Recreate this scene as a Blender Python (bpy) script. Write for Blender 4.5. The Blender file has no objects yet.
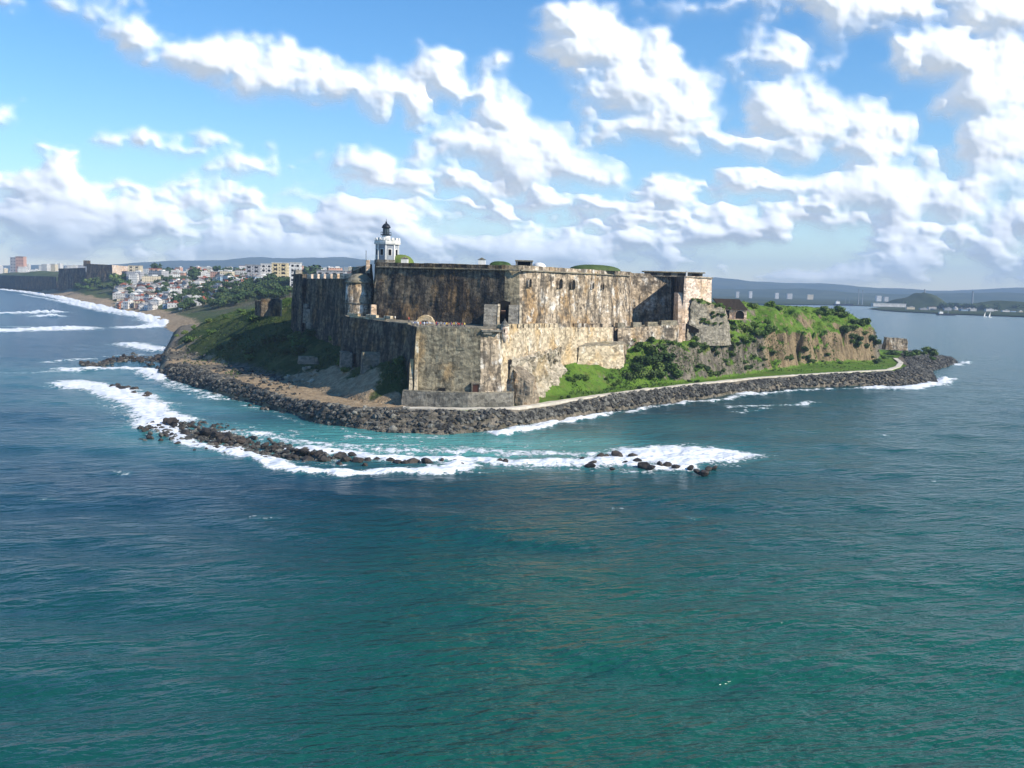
import bpy, bmesh, math, random
import numpy as np
from mathutils import Vector, Matrix

random.seed(7)
RNG = np.random.default_rng(11)
SC = bpy.context.scene
COL = SC.collection
R_ = math.radians

# ------------------------------------------------------------------ camera
FOC, CAM_H = 1000.0, 40.0            # focal length in pixels of a 1024 px wide frame
PITCH, ROLL = math.atan(101 / 1000.0), R_(1.6)
cam_d = bpy.data.cameras.new('camera')
cam = bpy.data.objects.new('camera', cam_d)
COL.objects.link(cam)
cam_d.sensor_width = 36.0
cam_d.lens = 36.0 * FOC / 1024.0
cam_d.clip_start, cam_d.clip_end = 1.0, 60000.0
CR = Matrix.Rotation(math.pi / 2 - PITCH, 3, 'X') @ Matrix.Rotation(ROLL, 3, 'Z')
cam.matrix_world = Matrix.Translation((0, 0, CAM_H)) @ CR.to_4x4()
SC.camera = cam
CRN = np.array(CR)

# ------------------------------------------------------------------ light
SUN_AZ, SUN_EL = 118.0, 35.0          # clockwise from the viewing direction
sd = Vector((math.sin(R_(SUN_AZ)) * math.cos(R_(SUN_EL)), math.cos(R_(SUN_AZ)) * math.cos(R_(SUN_EL)), math.sin(R_(SUN_EL))))
sun_d = bpy.data.lights.new('sun', 'SUN')
sun = bpy.data.objects.new('sun', sun_d)
COL.objects.link(sun)
sun_d.energy, sun_d.angle, sun_d.color = 4.6, R_(0.53), (1.0, 0.91, 0.78)
sun.rotation_euler = sd.to_track_quat('Z', 'Y').to_euler()
sun.location = (300, -100, 300)
SKY_STRENGTH = 0.125
HAZE, HAZE_COLOR = 1.0e-4, (.50, .70, 1.0, 1.0)
SC.view_settings.view_transform = 'Standard'
SC.view_settings.look = 'None'
SC.view_settings.gamma = 1.0
SC.view_settings.exposure = 0.5
SC.render.engine = 'CYCLES'
SC.cycles.max_bounces = 6
SC.cycles.diffuse_bounces = 2
SC.cycles.glossy_bounces = 2
SC.cycles.volume_bounces = 0
SC.cycles.transparent_max_bounces = 4
SC.cycles.use_denoising = True


# ------------------------------------------------------------------ measuring helpers
def ray(px, py):
    return CRN @ np.array([(px - 512) / FOC, -(py - 384) / FOC, -1.0])


def PZ(px, py, z=0.0):
    d = ray(px, py); t = (z - CAM_H) / d[2]
    return np.array([d[0] * t, d[1] * t, z])


def PY(px, py, Y):
    d = ray(px, py); t = Y / d[1]
    return np.array([d[0] * t, Y, CAM_H + d[2] * t])


def PX(px, Y):
    p = PY(px, 300, Y)
    return (p[0], p[1])


# ------------------------------------------------------------------ numpy noise
def _h(ix, iy, iz, s):
    n = (ix.astype(np.int64) * 374761393 + iy.astype(np.int64) * 668265263 + iz.astype(np.int64) * 2147483647 + s * 1274126177) & 0xffffffff
    n = ((n ^ (n >> 13)) * 1274126177) & 0xffffffff
    n = ((n ^ (n >> 16)) * 2246822519) & 0xffffffff
    return ((n ^ (n >> 15)) & 0xffff) / 65535.0


def vnoise(x, y, z=0.0, s=0):
    x, y, z = np.broadcast_arrays(np.asarray(x, float), np.asarray(y, float), np.asarray(z, float))
    ix, iy, iz = np.floor(x), np.floor(y), np.floor(z)
    fx, fy, fz = x - ix, y - iy, z - iz
    fx, fy, fz = [t * t * (3 - 2 * t) for t in (fx, fy, fz)]
    r = 0
    for dx in (0, 1):
        for dy in (0, 1):
            for dz in (0, 1):
                w = (fx if dx else 1 - fx) * (fy if dy else 1 - fy) * (fz if dz else 1 - fz)
                r = r + w * _h(ix + dx, iy + dy, iz + dz, s)
    return r * 2 - 1


def fbm(x, y, z=0.0, s=0, o=4):
    a, f, r = 0.5, 1.0, 0
    for k in range(o):
        r = r + a * vnoise(np.asarray(x) * f, np.asarray(y) * f, np.asarray(z) * f, s + k * 17)
        a *= 0.5; f *= 2.03
    return r


def sstep(a, b, x):
    t = np.clip((x - a) / (b - a), 0, 1)
    return t * t * (3 - 2 * t)


def seg_dist(X, Y, poly, closed=True):
    """distance to a polyline and the position (vertex index as a float) of the nearest point"""
    best = np.full(X.shape, 1e18); pos = np.zeros(X.shape)
    n = len(poly)
    for i in range(n if closed else n - 1):
        ax, ay = poly[i][0], poly[i][1]; bx, by = poly[(i + 1) % n][0], poly[(i + 1) % n][1]
        dx, dy = bx - ax, by - ay
        t = np.clip(((X - ax) * dx + (Y - ay) * dy) / (dx * dx + dy * dy + 1e-9), 0, 1)
        d = (X - ax - t * dx) ** 2 + (Y - ay - t * dy) ** 2
        m = d < best
        best = np.where(m, d, best); pos = np.where(m, i + t, pos)
    return np.sqrt(best), pos


def inside(X, Y, poly):
    r = np.zeros(X.shape, bool); n = len(poly)
    for i in range(n):
        x0, y0 = poly[i][0], poly[i][1]; x1, y1 = poly[(i + 1) % n][0], poly[(i + 1) % n][1]
        if y0 == y1:
            continue
        r ^= ((y0 > Y) != (y1 > Y)) & (X < (x1 - x0) * (Y - y0) / (y1 - y0) + x0)
    return r


def sdist(X, Y, poly):
    d, p = seg_dist(X, Y, poly)
    return np.where(inside(X, Y, poly), d, -d), p


# ------------------------------------------------------------------ materials
def rgb(r, g, b):
    return (r, g, b, 1.0)


class NT:
    def __init__(self, tree):
        self.t = tree

    def n(self, typ, **kw):
        nd = self.t.nodes.new(typ)
        for k, v in kw.items():
            if k.startswith('i_'):
                nd.inputs[k[2:]].default_value = v
            else:
                setattr(nd, k, v)
        return nd

    def l(self, a, b):
        self.t.links.new(a, b)

    def _set(self, sock, v):
        if hasattr(v, 'is_output') or isinstance(v, bpy.types.NodeSocket):
            self.l(v, sock)
        else:
            sock.default_value = v

    def math(self, op, a, b=None, c=None, clamp=False):
        nd = self.n('ShaderNodeMath', operation=op, use_clamp=clamp)
        for i, v in enumerate((a, b, c)):
            if v is not None:
                self._set(nd.inputs[i], v)
        return nd.outputs[0]

    def vmath(self, op, a, b=None, c=None):
        nd = self.n('ShaderNodeVectorMath', operation=op)
        for i, v in enumerate((a, b, c)):
            if v is not None:
                self._set(nd.inputs[i], v)
        return nd.outputs['Value'] if op in ('LENGTH', 'DOT_PRODUCT') else nd.outputs[0]

    def mix(self, f, a, b):
        nd = self.n('ShaderNodeMix', data_type='RGBA')
        self._set(nd.inputs[0], f); self._set(nd.inputs[6], a); self._set(nd.inputs[7], b)
        return nd.outputs[2]

    def ramp(self, x, a, b):
        nd = self.n('ShaderNodeMapRange', interpolation_type='SMOOTHSTEP')
        self._set(nd.inputs[0], x); self._set(nd.inputs[1], a); self._set(nd.inputs[2], b)
        return nd.outputs[0]

    def noise(self, vec, scale, detail=4.0, rough=0.55):
        nd = self.n('ShaderNodeTexNoise')
        self.l(vec, nd.inputs['Vector'])
        nd.inputs['Scale'].default_value = scale; nd.inputs['Detail'].default_value = detail; nd.inputs['Roughness'].default_value = rough
        return nd.outputs['Fac']

    def scaled(self, vec, sx, sy, sz):
        return self.vmath('MULTIPLY', vec, (sx, sy, sz))


def new_mat(name, rough=0.9, spec=0.2):
    m = bpy.data.materials.new(name); m.use_nodes = True
    t = NT(m.node_tree)
    b = m.node_tree.nodes['Principled BSDF']
    b.inputs['Roughness'].default_value = rough
    b.inputs['Specular IOR Level'].default_value = spec
    return m, t, b


def plain(name, c, rough=0.85, var=0.25, scale=0.6, metal=0.0):
    """a single colour with weathering"""
    m, t, b = new_mat(name, rough)
    g = t.n('ShaderNodeNewGeometry').outputs['Position']
    n1 = t.noise(g, scale, 5)
    n2 = t.noise(t.scaled(g, 1, 1, 0.15), scale * 2.5, 3)
    f = t.math('ADD', t.math('MULTIPLY', n1, 0.6), t.math('MULTIPLY', n2, 0.4))
    k = 1 - var
    col = t.mix(t.ramp(f, 0.35, 0.65), rgb(c[0] * k, c[1] * k, c[2] * k * 0.97), rgb(min(1, c[0] * (1 + var * .4)), min(1, c[1] * (1 + var * .4)), min(1, c[2] * (1 + var * .4))))
    t.l(col, b.inputs['Base Color'])
    b.inputs['Metallic'].default_value = metal
    return m


def stone(name, base, ochre, stain, pale, w_ochre=.5, w_stain=.5, w_pale=.5, streak=.5, bump=1.0):
    m, t, b = new_mat(name, 0.95, 0.1)
    g = t.n('ShaderNodeNewGeometry').outputs['Position']
    big = t.noise(g, 0.09, 5, 0.6)
    off = t.vmath('ADD', g, (37.0, 11.0, 5.0))
    mid = t.noise(off, 0.22, 6, 0.65)
    st = t.noise(t.scaled(g, 0.42, 0.42, 0.09), 1.0, 7, 0.68)
    st2 = t.noise(t.scaled(off, 1.1, 1.1, 0.30), 1.0, 5, 0.7)
    vo = t.n('ShaderNodeTexVoronoi', feature='F1'); t.l(t.scaled(g, 1, 1, 1.7), vo.inputs['Vector']); vo.inputs['Scale'].default_value = 0.8
    fine = t.noise(g, 1.3, 4, 0.7)
    col = t.mix(t.ramp(big, .62 - .3 * w_ochre, .72 - .2 * w_ochre), rgb(*base), rgb(*ochre))
    col = t.mix(t.ramp(mid, .74 - .32 * w_pale, .82 - .28 * w_pale), col, rgb(*pale))
    s = t.math('ADD', t.math('MULTIPLY', st, .65), t.math('MULTIPLY', st2, .35))
    col = t.mix(t.math('MULTIPLY', t.ramp(s, .66 - .3 * streak, .74 - .22 * streak), 0.9), col, rgb(*stain))
    sm = t.noise(t.vmath('ADD', g, (3.0, 71.0, 19.0)), 0.16, 7, 0.7)
    col = t.mix(t.math('MULTIPLY', t.ramp(sm, .74 - .3 * w_stain, .80 - .26 * w_stain), 0.85), col, rgb(*[v * 1.3 for v in stain]))
    vn = t.n('ShaderNodeSeparateColor'); t.l(vo.outputs['Color'], vn.inputs[0])
    br = t.math('MULTIPLY_ADD', vn.outputs[0], 0.75, 0.60)
    br = t.math('MULTIPLY', br, t.math('MULTIPLY_ADD', fine, 0.9, 0.55))
    hs = t.vmath('SCALE', col); hs_n = hs.node; t.l(br, hs_n.inputs['Scale'])
    t.l(hs, b.inputs['Base Color'])
    bm = t.n('ShaderNodeBump'); bm.inputs['Strength'].default_value = 0.9; bm.inputs['Distance'].default_value = 0.5 * bump
    hgt = t.math('ADD', t.math('MULTIPLY', fine, .6), t.math('ADD', t.math('MULTIPLY', st2, .5), t.math('MULTIPLY', mid, .8)))
    t.l(hgt, bm.inputs['Height']); t.l(bm.outputs[0], b.inputs['Normal'])
    return m


M = {}
STAIN = (.045, .042, .036)
M['stone_dark'] = stone('shaded_blackened_stone', (.20, .165, .115), (.26, .17, .085), (.035, .034, .032), (.34, .29, .22), .45, .62, .30, .85, 1.6)  # blackening plus painted shade: darker copy for faces turned from the sun
M['stone_lit'] = stone('weathered_stone', (.47, .38, .27), (.40, .27, .14), (.085, .072, .055), (.70, .65, .56), .45, .78, .72, .68, 1.5)  # lighter copy of the fort stone for sunlit faces
M['stone_pale'] = stone('pale_ochre_stone', (.50, .415, .285), (.48, .35, .19), (.14, .115, .08), (.63, .57, .45), .5, .52, .6, .46)
M['stone_olive'] = stone('olive_stained_stone', (.27, .235, .16), (.33, .24, .13), (.085, .075, .052), (.52, .46, .34), .30, .62, .42, .6)
M['stone_rough'] = stone('rough_pale_rock', (.46, .40, .30), (.42, .33, .20), (.12, .10, .07), (.62, .55, .43), .4, .6, .6, .35, 2.4)
M['stone_glacis'] = stone('grey_rubble', (.27, .245, .19), (.34, .28, .19), (.10, .095, .07), (.48, .44, .36), .35, .55, .45, .3, 2.0)
M['stone_grey'] = stone('grey_masonry', (.21, .195, .16), (.27, .215, .14), (.08, .076, .068), (.42, .39, .33), .35, .5, .35, .45)
M['stone_pink'] = stone('pinkish_plaster', (.66, .53, .42), (.58, .42, .28), (.16, .13, .10), (.74, .65, .54), .5, .3, .5, .35)
M['void'] = plain('dark_opening', (.012, .011, .010), .95, .2)
M['coping'] = stone('lichened_coping', (.24, .215, .16), (.30, .25, .14), (.09, .082, .066), (.40, .36, .28), .4, .45, .3, .3)
M['white'] = plain('white_paint', (.78, .77, .73), .7, .18)
M['tower_grey'] = plain('grey_tower_render', (.30, .33, .37), .8, .2)
M['black_metal'] = plain('black_metal', (.03, .035, .045), .45, .3, metal=.3)
M['lantern_glass'] = plain('lantern_glass', (.10, .13, .15), .15, .2)
M['path'] = plain('pale_path', (.60, .55, .46), .95, .25, .2)
M['outcrop'] = stone('ochre_rock', (.30, .25, .18), (.44, .25, .11), (.09, .08, .06), (.42, .37, .28), .45, .45, .3, .3, 2.2)


def rock_mat(name, c1, c2, spec=.35):
    m, t, b = new_mat(name, 0.75, spec)
    g = t.n('ShaderNodeNewGeometry')
    oi = t.n('ShaderNodeObjectInfo')
    n1 = t.noise(g.outputs['Position'], 0.6, 6, .65)
    rnd = t.n('ShaderNodeTexVoronoi'); t.l(g.outputs['Position'], rnd.inputs['Vector']); rnd.inputs['Scale'].default_value = .55
    sp = t.n('ShaderNodeSeparateColor'); t.l(rnd.outputs['Color'], sp.inputs[0])
    f = t.math('ADD', t.math('MULTIPLY', n1, .7), t.math('MULTIPLY', t.math('ADD', oi.outputs['Random'], sp.outputs[0]), .25))
    t.l(t.mix(t.ramp(f, .35, .85), rgb(*c1), rgb(*c2)), b.inputs['Base Color'])
    bm = t.n('ShaderNodeBump'); bm.inputs['Strength'].default_value = .8; bm.inputs['Distance'].default_value = .3
    t.l(t.noise(g.outputs['Position'], 2.0, 5), bm.inputs['Height']); t.l(bm.outputs[0], b.inputs['Normal'])
    return m


M['rock_reef'] = rock_mat('wet_dark_rock', (.010, .009, .008), (.060, .046, .034), .5)
M['rock_wall'] = rock_mat('revetment_rock', (.030, .030, .027), (.25, .24, .20), .3)
M['rock_pale'] = rock_mat('pale_rubble', (.20, .17, .12), (.50, .43, .32), .2)


def foliage_mat(name, c1, c2, c3):
    m, t, b = new_mat(name, 0.7, 0.25)
    g = t.n('ShaderNodeNewGeometry')
    oi = t.n('ShaderNodeObjectInfo')
    n1 = t.noise(g.outputs['Position'], .45, 4)
    n2 = t.noise(g.outputs['Position'], 2.3, 3)
    f = t.math('ADD', t.math('MULTIPLY', n1, .6), t.math('MULTIPLY', n2, .4))
    c = t.mix(t.ramp(f, .35, .62), rgb(*c1), rgb(*c2))
    c = t.mix(t.ramp(t.math('ADD', t.math('MULTIPLY', oi.outputs['Random'], .5), t.math('MULTIPLY', n1, .5)), .4, .85), c, rgb(*c3))
    t.l(c, b.inputs['Base Color'])
    return m


M['leaf_dark'] = foliage_mat('dark_foliage', (.020, .045, .012), (.050, .095, .022), (.075, .11, .030))
M['leaf_mid'] = foliage_mat('green_foliage', (.040, .085, .016), (.085, .150, .028), (.11, .16, .035))
M['leaf_light'] = foliage_mat('light_foliage', (.070, .130, .020), (.125, .200, .032), (.16, .20, .05))
M['bark'] = plain('bark', (.12, .09, .06), .95, .4, 2.0)


def terrain_mat(name, grass1, grass2, coast=False):
    """grass on the gentle ground, rock where it is steep, sand and bare earth from the attributes"""
    m, t, b = new_mat(name, 0.95, 0.1)
    ge = t.n('ShaderNodeNewGeometry'); g = ge.outputs['Position']
    sp = t.n('ShaderNodeSeparateXYZ'); t.l(ge.outputs['Normal'], sp.inputs[0])
    a_s = t.n('ShaderNodeAttribute', attribute_name='sand').outputs['Fac']
    a_r = t.n('ShaderNodeAttribute', attribute_name='bare').outputs['Fac']
    a_t = t.n('ShaderNodeAttribute', attribute_name='tan').outputs['Fac']
    n1 = t.noise(g, .07, 6, .65); n2 = t.noise(g, .5, 5, .65); n3 = t.noise(g, 1.6, 4, .6)
    st = t.noise(t.scaled(g, .42, .42, .11), 1.0, 7, .7)
    gr = t.mix(t.ramp(n1, .38, .62), rgb(*grass1), rgb(*grass2))
    a_d = t.n('ShaderNodeAttribute', attribute_name='shade_toned_scrub').outputs['Fac']
    gr = t.mix(a_d, gr, t.mix(t.ramp(n1, .4, .6), rgb(.030, .055, .014), rgb(.075, .095, .028)))  # grass colour darkened to stand in for shade on the left hill
    gr = t.mix(t.math('MULTIPLY', t.ramp(n2, .5, .68), .6), gr, rgb(grass1[0] * .45, grass1[1] * .5, grass1[2] * .5))
    gr = t.mix(t.math('MULTIPLY', t.ramp(t.noise(t.vmath('ADD', g, (50., 9., 0.)), .16, 6, .7), .52, .66), .55), gr, rgb(.16, .145, .055))
    rk = t.mix(t.ramp(st, .36, .62), rgb(.075, .068, .055), rgb(.27, .235, .18))
    rk = t.mix(t.math('MULTIPLY', t.ramp(n2, .45, .62), .6), rk, rgb(.10, .095, .06))
    tn = t.mix(t.ramp(st, .34, .6), rgb(.12, .09, .055), rgb(.31, .235, .14))
    tn = t.mix(t.math('MULTIPLY', t.ramp(n2, .52, .68), .6), tn, rgb(.17, .12, .06))
    rk = t.mix(a_t, rk, tn)
    nv = t.math('ADD', t.math('MULTIPLY', n2, .5), t.math('MULTIPLY', t.noise(t.vmath('ADD', g, (7., 31., 3.)), .13, 5, .65), .9))
    steep = t.ramp(t.math('ADD', sp.outputs[2], t.math('MULTIPLY', t.math('SUBTRACT', nv, .68), .9)), .66, .46)
    rough_r = t.ramp(t.math('ADD', a_r, t.math('MULTIPLY', t.math('SUBTRACT', n2, .5), .9)), .35, .65)
    f = t.math('MAXIMUM', steep, rough_r)
    c = t.mix(f, gr, rk)
    sand = t.mix(t.ramp(n2, .35, .65), rgb(.30, .215, .13), rgb(.48, .37, .235))
    sand = t.mix(t.math('MULTIPLY', t.ramp(n3, .5, .7), .5), sand, rgb(.15, .12, .08))
    c = t.mix(t.ramp(t.math('ADD', a_s, t.math('MULTIPLY', t.math('SUBTRACT', n2, .5), .8)), .35, .65), c, sand)
    t.l(c, b.inputs['Base Color'])
    bm = t.n('ShaderNodeBump'); bm.inputs['Strength'].default_value = .9; bm.inputs['Distance'].default_value = .8
    t.l(t.math('ADD', n3, t.math('ADD', t.math('MULTIPLY', n2, 1.2), t.math('MULTIPLY', st, t.math('MULTIPLY', f, 1.5)))), bm.inputs['Height'])
    t.l(bm.outputs[0], b.inputs['Normal'])
    return m


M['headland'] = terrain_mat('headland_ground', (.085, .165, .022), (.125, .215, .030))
M['coast'] = terrain_mat('coast_ground', (.06, .09, .03), (.09, .12, .04))


def hill_mat(name, a, c):
    m, t, b = new_mat(name, 1.0, 0.0)
    g = t.n('ShaderNodeNewGeometry').outputs['Position']
    t.l(t.mix(t.ramp(t.noise(g, .004, 6, .65), .4, .6), rgb(*a), rgb(*c)), b.inputs['Base Color'])
    return m


M['hills'] = hill_mat('far_hill_woods', (.035, .055, .025), (.07, .085, .04))


def water_mat():
    m, t, b = new_mat('sea_water', 0.12, 0.5)
    b.inputs['IOR'].default_value = 1.33; b.inputs['Specular IOR Level'].default_value = .42
    g = t.n('ShaderNodeNewGeometry').outputs['Position']
    foam = t.n('ShaderNodeAttribute', attribute_name='foam').outputs['Fac']
    shal = t.n('ShaderNodeAttribute', attribute_name='shallow').outputs['Fac']
    dep = t.n('ShaderNodeAttribute', attribute_name='green').outputs['Fac']
    n1 = t.noise(g, .012, 4, .55)
    deep = t.mix(t.math('ADD', dep, t.math('MULTIPLY', t.math('SUBTRACT', n1, .5), .7), clamp=True), rgb(.004, .034, .060), rgb(.007, .085, .058))
    c = t.mix(shal, deep, rgb(.085, .33, .31))
    # foam: lacy, broken by noise
    w = t.noise(g, .25, 3, .6)
    gx = t.vmath('ADD', g, t.vmath('SCALE', t.n('ShaderNodeTexNoise', i_Scale=.3).outputs['Color']))
    n2 = t.noise(t.scaled(g, 1.25, .8, 1.0), .30, 9, .74); n3 = t.noise(t.vmath('ADD', g, (9., 4., 2.)), 1.1, 4, .65)
    nn = t.math('ADD', t.math('MULTIPLY', n2, .75), t.math('MULTIPLY', n3, .25))
    thr = t.math('SUBTRACT', .76, t.math('MULTIPLY', foam, .46))
    fm = t.ramp(nn, t.math('SUBTRACT', thr, .035), t.math('ADD', thr, .06))
    fm = t.math('MULTIPLY', fm, t.ramp(foam, .04, .16))
    c = t.mix(fm, c, rgb(.80, .83, .84))
    t.l(c, b.inputs['Base Color'])
    t.l(t.math('MULTIPLY_ADD', fm, .65, .17), b.inputs['Roughness'])
    # ripples of several sizes, crests across the wind
    gr = t.n('ShaderNodeVectorRotate', rotation_type='Z_AXIS'); t.l(g, gr.inputs['Vector']); gr.inputs['Angle'].default_value = R_(-16)
    s1 = t.noise(t.scaled(gr.outputs[0], .12, .30, .2), 1.0, 2, .5)
    s2 = t.noise(t.scaled(gr.outputs[0], .26, .62, .2), 1.0, 3, .55)
    s3 = t.noise(t.scaled(gr.outputs[0], .75, 1.5, .2), 1.0, 3, .55)
    h = t.math('ADD', t.math('MULTIPLY', s1, 1.5), t.math('ADD', t.math('MULTIPLY', s2, 1.35), t.math('MULTIPLY', s3, .46)))
    h = t.math('ADD', h, t.math('MULTIPLY', fm, .35))
    bm = t.n('ShaderNodeBump'); bm.inputs['Strength'].default_value = 1.0; bm.inputs['Distance'].default_value = .62
    t.l(h, bm.inputs['Height']); t.l(bm.outputs[0], b.inputs['Normal'])
    return m


M['water'] = water_mat()


# ------------------------------------------------------------------ world: clear sky (the clouds are a relief far outside the haze)
def build_world():
    w = bpy.data.worlds.new('World'); SC.world = w; w.use_nodes = True
    t = NT(w.node_tree)
    bg = w.node_tree.nodes['Background']
    sky = t.n('ShaderNodeTexSky', sky_type='NISHITA')
    sky.sun_disc = False; sky.sun_elevation = R_(SUN_EL); sky.sun_rotation = R_(SUN_AZ)
    sky.altitude = 40; sky.air_density = 1.0; sky.dust_density = 0.0; sky.ozone_density = 4.0
    hs = t.n('ShaderNodeHueSaturation'); hs.inputs['Saturation'].default_value = 1.25; t.l(sky.outputs[0], hs.inputs['Color'])
    t.l(hs.outputs[0], bg.inputs[0]); bg.inputs[1].default_value = SKY_STRENGTH


build_world()


# ------------------------------------------------------------------ object helpers
def tag(o, label=None, cat=None, group=None, kind=None):
    if label: o['label'] = label
    if cat: o['category'] = cat
    if group: o['group'] = group
    if kind or cat: o['kind'] = kind or 'thing'
    return o


def empty(name, loc=(0, 0, 0), rz=0.0):
    o = bpy.data.objects.new(name, None); o.empty_display_size = 1
    COL.objects.link(o); o.location = loc; o.rotation_euler = (0, 0, rz)
    return o


def link(name, me, parent=None, loc=None):
    o = bpy.data.objects.new(name, me); COL.objects.link(o)
    if parent: o.parent = parent
    if loc is not None: o.location = loc
    return o


def np_mesh(name, V, F, mats, smooth=False, mi=None, attrs=None):
    """V (n,3), F (m,4) or (m,3) arrays"""
    me = bpy.data.meshes.new(name)
    V = np.asarray(V, np.float32); F = np.asarray(F, np.int32); k = F.shape[1]
    me.vertices.add(len(V)); me.vertices.foreach_set('co', V.ravel())
    me.loops.add(F.size); me.loops.foreach_set('vertex_index', F.ravel())
    me.polygons.add(len(F)); me.polygons.foreach_set('loop_start', np.arange(0, F.size, k, dtype=np.int32))
    me.polygons.foreach_set('loop_total', np.full(len(F), k, np.int32))
    me.polygons.foreach_set('use_smooth', np.full(len(F), smooth))
    for m in mats: me.materials.append(m)
    if mi is not None: me.polygons.foreach_set('material_index', np.asarray(mi, np.int32))
    for a, v in (attrs or {}).items():
        at = me.attributes.new(a, 'FLOAT', 'POINT'); at.data.foreach_set('value', np.asarray(v, np.float32))
    me.update(); me.validate()
    return me


class MB:
    """collects simple solids into one mesh"""
    def __init__(self):
        self.b = bmesh.new()

    def box(self, c, s, rz=0.0, taper=1.0, mi=0, bev=0.0):
        r = bmesh.ops.create_cube(self.b, size=1.0)['verts']
        for v in r:
            k = taper if v.co.z > 0 else 1.0
            v.co = Vector((v.co.x * s[0] * k, v.co.y * s[1] * k, v.co.z * s[2]))
        m = Matrix.Translation(c) @ Matrix.Rotation(rz, 4, 'Z')
        bmesh.ops.transform(self.b, matrix=m, verts=r)
        fs = {f for v in r for f in v.link_faces}
        for f in fs: f.material_index = mi
        if bev:
            bmesh.ops.bevel(self.b, geom=list({e for f in fs for e in f.edges}), offset=bev, segments=1, affect='EDGES')
        return self

    def cone(self, c, r1, r2, h, n=16, mi=0, rz=0.0):
        r = bmesh.ops.create_cone(self.b, cap_ends=True, segments=n, radius1=r1, radius2=max(r2, 1e-4), depth=h)['verts']
        bmesh.ops.transform(self.b, matrix=Matrix.Translation((c[0], c[1], c[2] + h / 2)) @ Matrix.Rotation(rz, 4, 'Z'), verts=r)
        for f in {f for v in r for f in v.link_faces}: f.material_index = mi
        return self

    def lathe(self, c, prof, n=20, mi=0):
        rings = []
        for rr, zz in prof:
            rings.append([self.b.verts.new((c[0] + rr * math.cos(2 * math.pi * k / n), c[1] + rr * math.sin(2 * math.pi * k / n), c[2] + zz)) for k in range(n)])
        for a, bb in zip(rings[:-1], rings[1:]):
            for k in range(n):
                self.b.faces.new((a[k], a[(k + 1) % n], bb[(k + 1) % n], bb[k])).material_index = mi
        self.b.faces.new(rings[-1]).material_index = mi
        self.b.faces.new(rings[0][::-1]).material_index = mi
        return self

    def prism(self, pts, y0, y1, mi=0, m=None):
        """outline (x,z) pushed from y0 to y1"""
        a = [self.b.verts.new((x, y0, z)) for x, z in pts]; bb = [self.b.verts.new((x, y1, z)) for x, z in pts]
        n = len(pts)
        fs = [self.b.faces.new(a), self.b.faces.new(bb[::-1])]
        for i in range(n):
            fs.append(self.b.faces.new((a[(i + 1) % n], a[i], bb[i], bb[(i + 1) % n])))
        for f in fs: f.material_index = mi
        if m is not None:
            bmesh.ops.transform(self.b, matrix=m, verts=a + bb)
        return self

    def tube(self, a, c, r, n=6, mi=0):
        a, c = Vector(a), Vector(c); d = c - a
        r_ = bmesh.ops.create_cone(self.b, cap_ends=True, segments=n, radius1=r, radius2=r, depth=d.length)['verts']
        bmesh.ops.transform(self.b, matrix=Matrix.Translation((a + c) / 2) @ d.to_track_quat('Z', 'Y').to_matrix().to_4x4(), verts=r_)
        for f in {f for v in r_ for f in v.link_faces}: f.material_index = mi
        return self

    def mesh(self, name, mats, smooth=False):
        bmesh.ops.recalc_face_normals(self.b, faces=self.b.faces)
        me = bpy.data.meshes.new(name); self.b.to_mesh(me); self.b.free()
        for m in (mats if isinstance(mats, (list, tuple)) else [mats]): me.materials.append(m)
        if smooth:
            me.polygons.foreach_set('use_smooth', [True] * len(me.polygons))
        return me

    def build(self, name, mats, parent=None, smooth=False, loc=None):
        return link(name, self.mesh(name, mats, smooth), parent, loc)


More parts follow.
